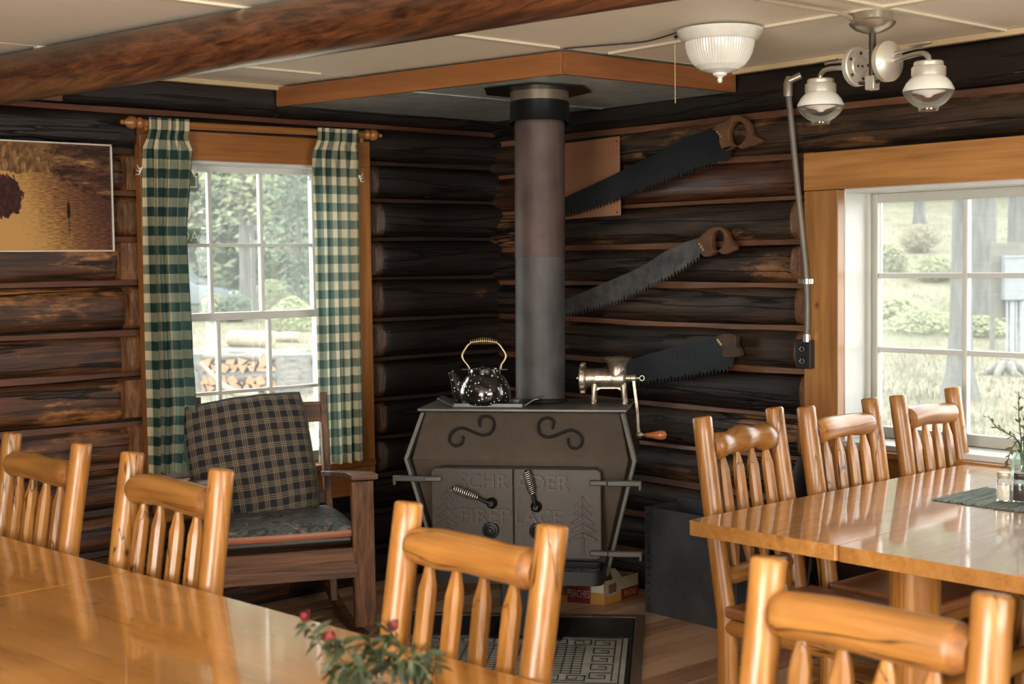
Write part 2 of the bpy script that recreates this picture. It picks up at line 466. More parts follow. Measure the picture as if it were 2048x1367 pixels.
def mk_glass(name, haze=0.05, tint=(1, 1, 1), fac=0.10, rough=0.0):
    t = NT(name)
    tr = t.n('BsdfTransparent', {0: (*tint, 1)}).outputs[0]
    gl = t.n('BsdfGlossy', {'Color': (1, 1, 1, 1), 'Roughness': rough}).outputs[0]
    lw = t.n('LayerWeight', {0: 0.25}).outputs['Fresnel']
    f = t.math('ADD', t.math('MULTIPLY', lw, 0.7), fac*0.4, clamp=True)
    a = t.n('MixShader', {0: f, 1: tr, 2: gl}).outputs[0]
    if haze:
        tl = t.n('BsdfTranslucent', {0: (0.95, 0.98, 0.95, 1)}).outputs[0]
        a = t.n('MixShader', {0: haze, 1: a, 2: tl}).outputs[0]
    return t.surface(a)
MT['pane'] = mk_glass('window_glass', haze=0.026, fac=0.04)
MT['clear'] = mk_glass('clear_glass', haze=0.03, fac=0.1)
MT['aqua'] = mk_glass('aqua_glass', haze=0.10, tint=(0.72, 0.88, 0.84), fac=0.1)

def mk_gingham():
    t = NT('gingham_green_cream')
    uv = t.n('TexCoord').outputs['UV']
    s = t.n('SeparateXYZ', {0: uv})
    def band(v):
        return t.math('GREATER_THAN', t.math('FRACT', t.math('DIVIDE', v, 0.078)), 0.5)
    a = t.math('ADD', band(s.outputs[0]), band(s.outputs[1]))
    col = t.ramp(t.math('MULTIPLY', a, 0.5), [(0.0, (0.66, 0.56, 0.38)), (0.25, (0.20, 0.22, 0.15)), (0.75, (0.018, 0.042, 0.040))], 'CONSTANT')
    wv = t.noise(t.n('Mapping', {0: uv, 3: (1, 1, 1)}).outputs[0], 900, 2)
    d = t.n('BsdfDiffuse', {0: col, 'Normal': t.n('Bump', {'Height': wv, 'Strength': 0.15, 'Distance': 0.002}).outputs[0]}).outputs[0]
    tl = t.n('BsdfTranslucent', {0: t.mix(0.5, col, (0.30, 0.42, 0.36))}).outputs[0]
    return t.surface(t.n('MixShader', {0: 0.33, 1: d, 2: tl}).outputs[0])
MT['gingham'] = mk_gingham()

def mk_plaid():
    t = NT('plaid_navy_tan')
    uv = t.n('TexCoord').outputs['UV']
    s = t.n('SeparateXYZ', {0: uv})
    def stripes(v, p=0.056):
        f = t.math('FRACT', t.math('DIVIDE', v, p))
        tot = None
        for c0 in (0.30, 0.46, 0.62):
            k = t.math('LESS_THAN', t.math('ABSOLUTE', t.math('SUBTRACT', f, c0)), 0.026)
            tot = k if tot is None else t.math('ADD', tot, k)
        wide = t.math('LESS_THAN', t.math('ABSOLUTE', t.math('SUBTRACT', f, 0.46)), 0.26)
        return tot, wide
    ax_, aw = stripes(s.outputs[0])
    ay_, bw = stripes(s.outputs[1])
    base = t.mix(t.math('MULTIPLY', t.math('ADD', aw, bw), 0.5), (0.014, 0.015, 0.020), (0.058, 0.057, 0.054))
    col = t.mix(t.math('MULTIPLY', t.math('ADD', ax_, ay_), 0.62, clamp=True), base, (0.30, 0.225, 0.115))
    wv = t.noise(uv, 700, 2)
    t.bsdf(col, 0.9, bump=wv, bump_s=0.2, bump_d=0.002)
    return t.m
MT['plaid'] = mk_plaid()
MT['plaid_back'] = plain('pillow_piping', (0.05, 0.065, 0.066), 0.9)

def mk_floral():
    t = NT('dark_floral_fabric')
    c = t.coords(scale=(1, 1, 1))
    a = t.noise(c, 14, 3, 0.5, 1.5)
    b = t.noise(c, 19, 2, 0.5, 2.0)
    col = t.ramp(a, [(0.40, (0.035, 0.045, 0.045)), (0.50, (0.12, 0.15, 0.14)), (0.55, (0.04, 0.05, 0.05)), (0.66, (0.25, 0.26, 0.22))])
    col = t.mix(t.ramp(b, [(0.60, 0.0), (0.64, 1.0)]), col, (0.22, 0.10, 0.12))
    t.bsdf(col, 0.7)
    return t.m
MT['floral'] = mk_floral()

def mk_speckle():
    t = NT('speckled_black_enamel')
    c = t.coords(rnd=False)
    v = t.n('TexVoronoi', {'Vector': c, 'Scale': 72.0, 'Randomness': 1.0}, feature='F1')
    d = v.outputs['Distance']
    rn = t.n('SeparateColor', {0: v.outputs['Color']}).outputs[0]
    k = t.math('MULTIPLY', t.math('LESS_THAN', d, 0.27), t.math('GREATER_THAN', rn, 0.42))
    t.bsdf(t.mix(k, (0.008, 0.008, 0.009), (0.62, 0.55, 0.44)), 0.12, coat=0.5)
    return t.m
MT['speckle'] = mk_speckle()

def mk_cast():
    t = NT('tinned_cast_iron')
    c = t.coords()
    n1 = t.noise(c, 22, 6, 0.65)
    t.bsdf(t.ramp(n1, [(0.35, (0.16, 0.115, 0.07)), (0.6, (0.46, 0.41, 0.33))]), 0.36, 0.85, bump=n1, bump_s=0.15)
    return t.m
MT['cast'] = mk_cast()
MT['handle_wood'] = wood('turned_handle', (0.28, 0.08, 0.02), (0.48, 0.17, 0.045), 0, rough=0.3, coat=0.5)

def mk_floor():
    t = NT('floor_laminate')
    c = t.coords(scale=(0.12, 1, 1))
    n1 = t.noise(c, 9, 5, 0.6, 0.5)
    r = t.n('ObjectInfo').outputs['Random']
    f = t.math('ADD', t.math('MULTIPLY', n1, 0.75), t.math('MULTIPLY', r, 0.28))
    col = t.ramp(f, [(0.30, (0.27, 0.14, 0.075)), (0.52, (0.56, 0.35, 0.21)), (0.75, (0.70, 0.50, 0.34))])
    t.bsdf(col, 0.38, coat=0.25, coat_r=0.2, bump=n1, bump_s=0.04)
    return t.m
MT['floor'] = mk_floor()
MT['floor_gap'] = plain('floor_joint', (0.08, 0.045, 0.025), 0.8)

def mk_picture():
    t = NT('sepia_river_print')
    uv = t.n('TexCoord').outputs['UV']
    uv = t.n('Mapping', {0: uv, 1: (-0.905, 0, 0), 3: (1.905, 1, 1)}).outputs[0]
    s = t.n('SeparateXYZ', {0: uv})
    u, v = s.outputs[0], s.outputs[1]
    nb = t.noise(uv, 9, 8, 0.65)
    nf = t.noise(t.n('Mapping', {0: uv, 3: (1.3, 0.8, 1)}).outputs[0], 13, 8, 0.72, 0.6)
    rip = t.noise(t.n('Mapping', {0: uv, 3: (16, 95, 1)}).outputs[0], 1.0, 4, 0.6)
    gold, mid, darkc = (0.42, 0.235, 0.075), (0.15, 0.065, 0.026), (0.022, 0.009, 0.008)
    # water: bright centre left, dark at right
    wl = t.math('ADD', t.math('ADD', 0.62, t.math('MULTIPLY', t.math('SUBTRACT', 0.45, t.math('ADD', u, t.math('MULTIPLY', v, 0.35))), 0.9)), t.math('MULTIPLY', t.math('SUBTRACT', rip, 0.5), 1.1))
    water = t.ramp(wl, [(0.05, (0.05, 0.018, 0.013)), (0.4, mid), (0.75, gold)])
    # far bank, lit trees
    nv = t.noise(t.n('Mapping', {0: uv, 3: (3.2, 1.0, 1)}).outputs[0], 9, 8, 0.7, 0.4)
    bank = t.ramp(t.math('ADD', t.math('MULTIPLY', nf, 0.5), t.math('MULTIPLY', nv, 0.5)), [(0.38, (0.05, 0.022, 0.010)), (0.5, (0.14, 0.068, 0.026)), (0.64, (0.36, 0.21, 0.078))])
    shore = t.math('ADD', 0.72, t.math('MULTIPLY', t.math('SUBTRACT', nb, 0.5), 0.16))
    col = t.mix(t.math('GREATER_THAN', v, shore), water, bank)
    # dark cliff, upper right, with lit slanting ledges
    cl = t.math('SUBTRACT', t.math('ADD', v, t.math('MULTIPLY', t.math('SUBTRACT', u, 0.42), 0.40)), t.math('ADD', 0.71, t.math('MULTIPLY', t.math('SUBTRACT', nf, 0.5), 0.35)))
    inc = t.math('MULTIPLY', t.math('GREATER_THAN', cl, 0.0), t.math('GREATER_THAN', t.math('ADD', u, t.math('MULTIPLY', t.math('SUBTRACT', nf, 0.5), 0.9)), 0.46))
    led = t.noise(t.n('Mapping', {0: uv, 2: (0, 0, -0.62), 3: (2.2, 9, 1)}).outputs[0], 1.0, 9, 0.75)
    cliff = t.ramp(led, [(0.45, darkc), (0.56, (0.10, 0.042, 0.02)), (0.70, (0.44, 0.26, 0.095))])
    col = t.mix(inc, col, cliff)
    # dark rock, left
    dx = t.math('DIVIDE', t.math('SUBTRACT', u, -0.02), 0.19)
    dy = t.math('DIVIDE', t.math('SUBTRACT', v, 0.50), 0.20)
    e = t.math('ADD', t.math('ADD', t.math('MULTIPLY', dx, dx), t.math('MULTIPLY', dy, dy)), t.math('MULTIPLY', t.math('SUBTRACT', nf, 0.5), 2.0))
    col = t.mix(t.math('LESS_THAN', e, 1.0), col, t.ramp(nf, [(0.45, (0.025, 0.008, 0.008)), (0.75, (0.09, 0.03, 0.02))]))
    # standing angler and reflection
    def blob(cu_, cv_, ru, rv):
        a_ = t.math('DIVIDE', t.math('SUBTRACT', u, cu_), ru)
        b_ = t.math('DIVIDE', t.math('SUBTRACT', v, cv_), rv)
        return t.math('LESS_THAN', t.math('ADD', t.math('MULTIPLY', a_, a_), t.math('MULTIPLY', b_, b_)), 1.0)
    col = t.mix(t.math('MULTIPLY', blob(0.587, 0.22, 0.012, 0.085), 0.5), col, (0.02, 0.008, 0.007))
    col = t.mix(blob(0.585, 0.38, 0.016, 0.085), col, (0.012, 0.006, 0.006))
    col = t.mix(blob(0.588, 0.465, 0.011, 0.018), col, (0.10, 0.045, 0.025))
    t.bsdf(col, 0.22)
    return t.m
MT['picture'] = mk_picture()

def mk_matpattern():
    t = NT('hearth_mat_rubber')
    uv = t.n('TexCoord').outputs['UV']
    s = t.n('SeparateXYZ', {0: uv})
    n = t.noise(t.coords(), 12, 5, 0.6)
    col = t.ramp(n, [(0.3, (0.24, 0.25, 0.23)), (0.7, (0.38, 0.39, 0.35))])
    t.bsdf(col, 0.6, bump=n, bump_s=0.05)
    return t.m
MT['mat'] = mk_matpattern()
MT['groove'] = plain('mat_groove', (0.012, 0.013, 0.013), 0.8)

def mk_weave():
    t = NT('green_grey_weave')
    c = t.coords(rnd=False, scale=(1, 1, 1))
    st = t.noise(t.n('Mapping', {0: c, 3: (4, 150, 1)}).outputs[0], 1.0, 4, 0.7)
    col = t.ramp(st, [(0.35, (0.035, 0.055, 0.050)), (0.5, (0.17, 0.225, 0.20)), (0.68, (0.42, 0.46, 0.41))])
    t.bsdf(col, 0.95, bump=st, bump_s=0.6)
    return t.m
MT['weave'] = mk_weave()

def mk_ground():
    t = NT('meadow_ground')
    c = t.coords(rnd=False)
    a = t.noise(c, 0.35, 5, 0.6)
    b = t.noise(c, 6.0, 6, 0.7)
    f = t.math('ADD', t.math('MULTIPLY', a, 0.55), t.math('MULTIPLY', b, 0.45))
    col = t.ramp(f, [(0.36, (0.058, 0.063, 0.033)), (0.5, (0.092, 0.092, 0.055)), (0.64, (0.130, 0.118, 0.078))])
    t.bsdf(col, 0.95, bump=b, bump_s=0.6, bump_d=0.1)
    return t.m
MT['ground'] = mk_ground()
MT['siding'] = plain('rear_wall_boards', (0.14, 0.06, 0.022), 0.6, var=0.3, scale=3)
MT['sticker_green'] = plain('sticker_green', (0.10, 0.17, 0.115), 0.6)
MT['sticker_white'] = plain('sticker_white', (0.60, 0.60, 0.52), 0.6)
MT['card'] = plain('carton_white', (0.42, 0.35, 0.24), 0.7)
MT['card_red'] = plain('carton_maroon', (0.17, 0.018, 0.022), 0.6)
MT['card_yellow'] = plain('carton_yellow', (0.48, 0.24, 0.045), 0.6)
MT['card_in'] = plain('carton_inside', (0.14, 0.09, 0.05), 0.9)

# ================================================================== SETTING
CEIL = 2.30
XB, YB = -6.2, -7.4            # planes of the two walls behind the camera
rng = random.Random(7)

# ---- floor with planks
fl = MB().box((XB/2, YB/2, -0.03), (abs(XB)+0.1, abs(YB)+0.1, 0.036)).build('floor', MT['floor_gap'])
tag(fl, kind='structure')
PW = 0.13
plank_mesh = {}
def plank(L):
    if L not in plank_mesh:
        plank_mesh[L] = MB().box((0, 0, 0), (L-0.003, PW-0.003, 0.012)).mesh('plank', MT['floor'], 0)
    return plank_mesh[L]
nrow = int(abs(YB)/PW)
cnt = 0
for r in range(nrow):
    y = -PW/2 - r*PW
    if y < -5.6: break
    x = 0.0 - [0.0, 0.55, 0.95, 0.3, 0.75][r % 5]
    if x < 0:
        o = bpy.data.objects.new('plank', plank(-x)); COL.objects.link(o); o.parent = fl
        o.location = (x/2, y, -0.006)
    while x > -5.4:
        o = bpy.data.objects.new('plank', plank(1.25)); COL.objects.link(o); o.parent = fl
        o.location = (x-0.625, y, -0.006)
        x -= 1.25

# ---- ceiling: sheet panels with battens over the joints
ce = MB().box((XB/2, YB/2, CEIL+0.045), (abs(XB)+0.4, abs(YB)+0.4, 0.05)).build('ceiling', MT['ceiling'])
tag(ce, kind='structure')
xs = [0.0, -0.80, -2.02, -3.24, -4.46, -6.2]
ys = [0.0, -0.48, -1.58, -2.80, -4.02, -5.24, -7.4]
for i in range(len(xs)-1):
    for j in range(len(ys)-1):
        cx, cy = (xs[i]+xs[i+1])/2, (ys[j]+ys[j+1])/2
        MB().box((cx, cy, CEIL+0.008), (abs(xs[i]-xs[i+1])-0.006, abs(ys[j]-ys[j+1])-0.006, 0.016)).build('ceiling_panel', MT['ceiling'], ce, smooth=0)
for x in xs[1:-1]:
    MB().box((x, (YB-1.6)/2, CEIL-0.004), (0.035, abs(YB)-1.6, 0.010)).build('batten', MT['batten'], ce, bevel=0.002, smooth=0)
for y in ys[2:-1]:
    xr_ = -1.06 if y > -1.7 else -0.05
    MB().box(((XB+xr_)/2, y, CEIL-0.0045), (xr_-XB, 0.035, 0.009)).build('batten', MT['batten'], ce, bevel=0.002, smooth=0)
MB().box((-1.98, -0.48, CEIL-0.0045), (1.2, 0.035, 0.009)).build('batten', MT['batten'], ce, bevel=0.002, smooth=0)

# ---- log walls
def log_mesh(L, hz, hd, seed, cut0=0.0, cut1=0.0, front_cut=0.018, hew=0.55):
    """log along +x, front faces -y; cut0/cut1 = length of the hewn flat at the ends"""
    b = MB()
    n = 26
    xs_ = []
    N = max(6, int(L/0.05))
    xs_ = [L*i/N for i in range(N+1)]
    ex = []
    if cut0: ex += [cut0*0.98, cut0, cut0+0.012, cut0+0.03, cut0+0.055]
    if cut1: ex += [L-cut1*0.98, L-cut1, L-cut1-0.012, L-cut1-0.03, L-cut1-0.055]
    xs_ = sorted(set([round(x, 4) for x in xs_ if not (cut0 and x < cut0+0.06 and x > 0) and not (cut1 and x > L-cut1-0.06 and x < L)] + [round(e, 4) for e in ex if 0 < e < L]))
    ph = seed*3.17
    V, Fc, Mi = [], [], []
    for x in xs_:
        sh = 1.0
        cutz = False
        for (c, d) in ((cut0, x-cut0), (cut1, (L-cut1)-x)):
            if c:
                if d < 0.0005: cutz = True; sh = 0
                elif d < 0.056: sh = min(sh, sqrt(max(0, 1-(1-d/0.056)**2)))
        for j in range(n):
            a = 2*pi*j/n
            ca, sa = cos(a), sin(a)
            y = -hd*(abs(ca)**hew)*(1 if ca > 0 else -1)
            z = hz*(abs(sa)**0.75)*(1 if sa > 0 else -1)
            w = mnoise.noise(Vector((x*1.7+ph, ca*0.8, sa*0.8+ph)))*0.07 + mnoise.noise(Vector((x*6+ph, ca*2.2, sa*2.2+ph)))*0.045 + mnoise.noise(Vector((x*9+ph, ca*6, sa*6+ph)))*0.022
            y *= 1+w
            z *= 1+w*0.35
            fc = -front_cut*0-0.07-front_cut    # local y of the hewn flat (log centre sits 0.07 inside the wall)
            if sh < 1 and y < fc:
                y = fc + (y-fc)*sh
            V.append((x, y, z))
    for i in range(len(xs_)-1):
        xm = (xs_[i]+xs_[i+1])/2
        iscut = (cut0 and xm < cut0+0.03) or (cut1 and xm > L-cut1-0.03)
        for j in range(n):
            j2 = (j+1) % n
            b_ = (i*n+j, i*n+j2, (i+1)*n+j2, (i+1)*n+j)
            Fc.append(b_)
            Mi.append(1 if iscut else 0)
    Fc.append(tuple(reversed(range(n)))); Mi.append(1)
    Fc.append(tuple((len(xs_)-1)*n+j for j in range(n))); Mi.append(1)
    b.v = V; b.f = Fc; b.mi = Mi
    return b

def place_log(parent, side, s0, s1, z0, z1, mt, cutm, seed, cut0=0, cut1=0):
    """side 'L': s = X from s0 to s1 on plane Y=0; side 'R': s = distance from the corner along -Y"""
    L = s1-s0
    gap = 0.006
    hz = (z1-z0)/2-gap
    b = log_mesh(L, hz, 0.112+0.012*sin(seed*2.3), seed, cut0, cut1)
    if side == 'L':
        o = b.build('log', [MT[mt], MT[cutm]], parent, smooth=55, loc=(s0, 0.07, (z0+z1)/2))
    else:
        o = b.build('log', [MT[mt], MT[cutm]], parent, smooth=55, loc=(0.07, -s0, (z0+z1)/2), rot=(0, 0, -pi/2))
    return o

def place_strip(parent, side, s0, s1, z, h, mt, seed, tilt=0.0):
    b = MB()
    N = max(2, int((s1-s0)/0.12))
    V, Fc = [], []
    for i in range(N+1):
        x = (s1-s0)*i/N
        hh = h*(1+0.45*mnoise.noise(Vector((x*2.1+seed*5, seed, 0))))
        zz = tilt*(x-(s1-s0)/2)+0.008*mnoise.noise(Vector((x*1.3, seed*9.0, 2)))
        f = -0.012
        V += [(x, 0.05, zz-hh/2), (x, f, zz-hh/2), (x, f+0.004, zz+hh/2), (x, 0.05, zz+hh/2)]
    for i in range(N):
        for j in range(4):
            Fc.append((i*4+j, i*4+(j+1) % 4, i*4+4+(j+1) % 4, i*4+4+j))
    Fc += [(3, 2, 1, 0), (N*4, N*4+1, N*4+2, N*4+3)]
    b.add(V, Fc)
    if side == 'L':
        return b.build('chink_strip', MT[mt], parent, smooth=0, loc=(s0, 0, z))
    return b.build('chink_strip', MT[mt], parent, smooth=0, loc=(0, -s0, z), rot=(0, 0, -pi/2))

# left wall: plane Y=0, window opening X -1.90..-1.01, Z 0.605..1.965
WL = MB()
for (x0, x1, z0, z1) in ((-6.2, -1.90, 0, CEIL), (-1.01, 0.25, 0, CEIL), (-1.90, -1.01, 0, 0.605), (-1.90, -1.01, 1.965, CEIL)):
    z0 = z0 or -0.06
    WL.box(((x0+x1)/2, 0.09, (z0+z1)/2), (x1-x0, 0.12, z1-z0))
wall_left = tag(WL.build('wall_left', MT['core'], smooth=0), kind='structure')
ZL = [CEIL+0.05, 2.15, 1.983, 1.809, 1.626, 1.44, 1.244, 1.06, 0.869, 0.687, 0.51, 0.34, 0.17, 0.0]
for k in range(len(ZL)-1):
    z1, z0 = ZL[k], ZL[k+1]
    zm = (z0+z1)/2
    if zm > 1.97 or zm < 0.52:
        place_log(wall_left, 'L', -5.6, -1.3, z0, z1, 'log_soot_shade' if k < 2 else 'log_brown', 'log_cut', 10+k)
        place_log(wall_left, 'L', -1.3, 0.02, z0, z1, 'log_soot_shade', 'log_cut_dark', 30+k)
    else:
        place_log(wall_left, 'L', -5.6, -1.965, z0, z1, 'log_brown', 'log_cut', 10+k, cut1=0.075+0.02*sin(k*2.1))
        place_log(wall_left, 'L', -0.845, 0.02, z0, z1, 'log_soot_shade', 'log_cut_dark', 30+k, cut0=0.05+0.03*abs(sin(k*1.7)))
    if k:
        z = ZL[k]
        if z > 1.97 or z < 0.6:
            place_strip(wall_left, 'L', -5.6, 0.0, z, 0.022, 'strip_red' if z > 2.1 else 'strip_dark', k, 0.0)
        else:
            place_strip(wall_left, 'L', -5.6, -1.975, z, 0.022, 'strip_red', k, 0.006*sin(k*3))
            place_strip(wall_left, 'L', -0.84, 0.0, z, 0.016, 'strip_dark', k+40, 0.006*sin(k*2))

# right wall: plane X=0, window opening Y -2.10..-3.36, Z 0.78..1.775
WR = MB()
for (y0, y1, z0, z1) in ((-2.10, 0.25, 0, CEIL), (-7.4, -3.36, 0, CEIL), (-3.36, -2.10, 0, 0.78), (-3.36, -2.10, 1.775, CEIL)):
    z0 = z0 or -0.06
    WR.box((0.09, (y0+y1)/2, (z0+z1)/2), (0.12, y1-y0, z1-z0))
wall_right = tag(WR.build('wall_right', MT['core'], smooth=0), kind='structure')
ZR = [CEIL+0.03, 2.102, 1.932, 1.756, 1.574, 1.404, 1.229, 1.048, 0.866, 0.683, 0.515, 0.345, 0.17, 0.0]
RM = ['log_soot_shade', 'log_grey', 'log_red', 'log_grey', 'log_grey', 'log_grey', 'log_grey', 'log_soot_shade', 'log_grey', 'log_grey', 'log_grey', 'log_soot_shade', 'log_soot_shade']
for k in range(len(ZR)-1):
    z1, z0 = ZR[k], ZR[k+1]
    zm = (z0+z1)/2
    if zm > 1.93 or zm < 0.6:
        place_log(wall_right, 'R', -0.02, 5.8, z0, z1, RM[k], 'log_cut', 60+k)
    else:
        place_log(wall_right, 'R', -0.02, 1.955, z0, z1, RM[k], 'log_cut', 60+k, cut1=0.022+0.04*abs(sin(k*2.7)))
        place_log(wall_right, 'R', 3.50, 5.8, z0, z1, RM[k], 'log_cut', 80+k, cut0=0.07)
    if k:
        z = ZR[k]
        if z > 1.94 or z < 0.6:
            place_strip(wall_right, 'R', 0, 5.8, z, 0.028, 'strip', k+80, 0.0)
        else:
            place_strip(wall_right, 'R', 0, 1.955, z, 0.017 if k in (3, 8, 9) else 0.024, 'strip', k+80, -0.009 if k == 6 else (0.006*sin(k*2.2)))
            place_strip(wall_right, 'R', 3.5, 5.8, z, 0.028, 'strip', k+120)

# thin cream trim where the ceiling meets the right wall
trim = MB().box((-0.055, -3.6, CEIL-0.012), (0.03, 4.2, 0.022)).build('trim_1', MT['trim_cream'], smooth=0, bevel=0.003)
tag(trim, kind='structure')
trim = MB().box((-1.85, -0.05, CEIL-0.012), (1.2, 0.03, 0.022)).build('trim_2', MT['trim_cream'], smooth=0, bevel=0.003)
tag(trim, kind='structure')

# walls behind the camera, each with an unseen window opening added for the fill light
b = MB()
for (y0, y1, z0, z1) in ((-3.45, 0.25, 0, CEIL), (YB, -6.25, 0, CEIL), (-6.25, -3.45, 0, 0.85), (-6.25, -3.45, 2.05, CEIL)):
    b.box((XB-0.06, (y0+y1)/2, (z0+z1)/2), (0.12, y1-y0, z1-z0))
tag(b.build('wall_side', MT['siding'], smooth=0), kind='structure')
b = MB()
for (x0, x1, z0, z1) in ((XB, -4.55, 0, CEIL), (-1.85, 0.25, 0, CEIL), (-4.55, -1.85, 0, 0.85), (-4.55, -1.85, 2.05, CEIL)):
    b.box(((x0+x1)/2, YB-0.06, (z0+z1)/2), (x1-x0, 0.12, z1-z0))
tag(b.build('wall_back', MT['siding'], smooth=0), kind='structure')
b = MB()
for y in (-3.45, -4.38, -5.32, -6.25): b.box((XB-0.06, y, 1.45), (0.1, 0.07, 1.2))
for z in (0.85, 1.45, 2.05): b.box((XB-0.06, -4.85, z), (0.09, 2.8, 0.06))
tag(b.build('added_window_3', MT['white_paint'], smooth=0), kind='structure')
b = MB()
for x in (-1.85, -2.75, -3.65, -4.55): b.box((x, YB-0.06, 1.45), (0.07, 0.1, 1.2))
for z in (0.85, 1.45, 2.05): b.box((-3.2, YB-0.06, z), (2.7, 0.09, 0.06))
tag(b.build('added_window_4', MT['white_paint'], smooth=0), kind='structure')

# ---- window_1 in the left wall: six-over-six double hung
w1 = thing('window_1', None, None, (0, 0, 0)); tag(w1, kind='structure')
def wbox(nm, x0, x1, y0, y1, z0, z1, mt, par, bev=0.003):
    return MB().box(((x0+x1)/2, (y0+y1)/2, (z0+z1)/2), (abs(x1-x0), abs(y1-y0), abs(z1-z0))).build(nm, MT[mt], par, bevel=bev, smooth=0)
# casing boards (orange pine) on the log face
wbox('casing_board', -1.985, -1.90, -0.065, -0.02, 0.52, 1.955, 'casing_z', w1)
wbox('casing_board', -0.985, -0.835, -0.065, -0.02, 0.52, 1.955, 'casing_z', w1)
wbox('casing_board', -1.985, -0.835, -0.068, -0.02, 1.955, 2.075, 'casing_x', w1)
wbox('casing_board', -1.95, -0.86, -0.062, -0.02, 0.44, 0.575, 'casing_x', w1)
wbox('sill', -1.97, -0.85, -0.095, 0.16, 0.575, 0.605, 'casing_x', w1)
wbox('jamb', -1.90, -1.875, -0.03, 0.16, 0.605, 1.965, 'white_paint', w1)
wbox('jamb', -1.025, -1.00, -0.03, 0.16, 0.605, 1.965, 'white_paint', w1)
wbox('jamb', -1.90, -1.0, -0.03, 0.16, 1.945, 1.975, 'white_paint', w1)
GX = [-1.845, -1.589, -1.333, -1.067]
def sash(nm, yc, z0, z1, zm, topw, botw, xoff=0.0):
    s = MB()
    gx = [g+xoff for g in GX]
    s.box(((gx[0]-0.02)+0.0, yc, (z0+z1)/2), (0.04, 0.035, z1-z0))
    s.box(((gx[3]+0.02), yc, (z0+z1)/2), (0.04, 0.035, z1-z0))
    s.box(((gx[0]+gx[3])/2, yc, z1-topw/2), (gx[3]-gx[0], 0.034, topw))
    s.box(((gx[0]+gx[3])/2, yc, z0+botw/2), (gx[3]-gx[0], 0.034, botw))
    so = s.build(nm, MT['white_paint'], w1, bevel=0.003, smooth=0)
    za, zb = z0+botw, z1-topw
    for g in gx[1:3]:
        MB().box((g, yc, (za+zb)/2), (0.017, 0.026, zb-za)).build('muntin', MT['white_paint'], so, bevel=0.003, smooth=0)
    MB().box(((gx[0]+gx[3])/2, yc, zm), (gx[3]-gx[0], 0.024, 0.015)).build('muntin', MT['white_paint'], so, bevel=0.003, smooth=0)
    for i in range(3):
        for (a, c) in ((za, zm), (zm, zb)):
            MB().box(((gx[i]+gx[i+1])/2, yc, (a+c)/2), (gx[i+1]-gx[i], 0.004, c-a)).build('pane', MT['pane'], so, smooth=0)
    return so
sash('upper_sash', 0.09, 1.27, 1.955, 1.600, 0.035, 0.035)
sash('lower_sash', 0.050, 0.605, 1.305, 0.955, 0.034, 0.05, 0.006)

# ---- window_2 in the right wall
w2 = thing('window_2', None, None, (0, 0, 0)); tag(w2, kind='structure')
def ybox(nm, x0, x1, y0, y1, z0, z1, mt, par, bev=0.003):
    return wbox(nm, x0, x1, y0, y1, z0, z1, mt, par, bev)
ybox('casing_board', -0.075, -0.02, -2.115, -1.955, 0.52, 1.775, 'casing_rz', w2)
ybox('casing_board', -0.075, -0.02, -3.50, -3.345, 0.52, 1.775, 'casing_rz', w2)
ybox('casing_board', -0.078, -0.02, -3.50, -1.955, 1.777, 1.925, 'casing_y', w2)
ybox('casing_board', -0.066, -0.02, -3.40, -2.06, 0.52, 0.745, 'casing_y', w2)
ybox('sill_board', -0.09, 0.02, -3.40, -2.06, 0.745, 0.768, 'casing_y', w2)
ybox('jamb', -0.03, 0.22, -2.118, -2.098, 0.775, 1.78, 'white_paint', w2)
ybox('jamb', -0.03, 0.22, -3.36, -3.34, 0.775, 1.78, 'white_paint', w2)
ybox('jamb', -0.03, 0.22, -3.36, -2.10, 1.762, 1.785, 'white_paint', w2)
ybox('sill', -0.05, 0.22, -3.36, -2.10, 0.768, 0.790, 'white_paint', w2)
ybox('stop', 0.105, 0.125, -2.135, -2.115, 0.79, 1.765, 'sash_grey', w2)
SX = 0.15
def casement(y1, y0, cols):
    """sash from y1 (near corner) to y0"""
    s = MB()
    z0, z1 = 0.792, 1.762
    st = 0.040
    s.box((SX, y1-st/2, (z0+z1)/2), (0.04, st, z1-z0)).box((SX, y0+st/2, (z0+z1)/2), (0.04, st, z1-z0))
    s.box((SX, (y0+y1)/2, z1-0.018), (0.038, y1-y0-2*st, 0.036)).box((SX, (y0+y1)/2, z0+0.022), (0.038, y1-y0-2*st, 0.044))
    so = s.build('sash', MT['sash_grey'], w2, bevel=0.004, smooth=0)
    ya, yb = y1-st, y0+st
    n = cols
    zs = [z0+0.044, 1.143, 1.437, z1-0.036]
    yy = [ya+(yb-ya)*i/n for i in range(n+1)]
    for i in range(1, n):
        MB().box((SX, yy[i], (zs[0]+zs[-1])/2), (0.03, 0.022, zs[-1]-zs[0])).build('muntin', MT['white_paint'], so, bevel=0.004, smooth=0)
    for z in zs[1:-1]:
        MB().box((SX, (ya+yb)/2, z), (0.028, ya-yb, 0.020)).build('muntin', MT['white_paint'], so, bevel=0.004, smooth=0)
    for i in range(n):
        for j in range(3):
            MB().box((SX, (yy[i]+yy[i+1])/2, (zs[j]+zs[j+1])/2), (0.004, abs(yy[i]-yy[i+1]), zs[j+1]-zs[j])).build('pane', MT['pane'], so, smooth=0)
casement(-2.118, -3.342, 3)

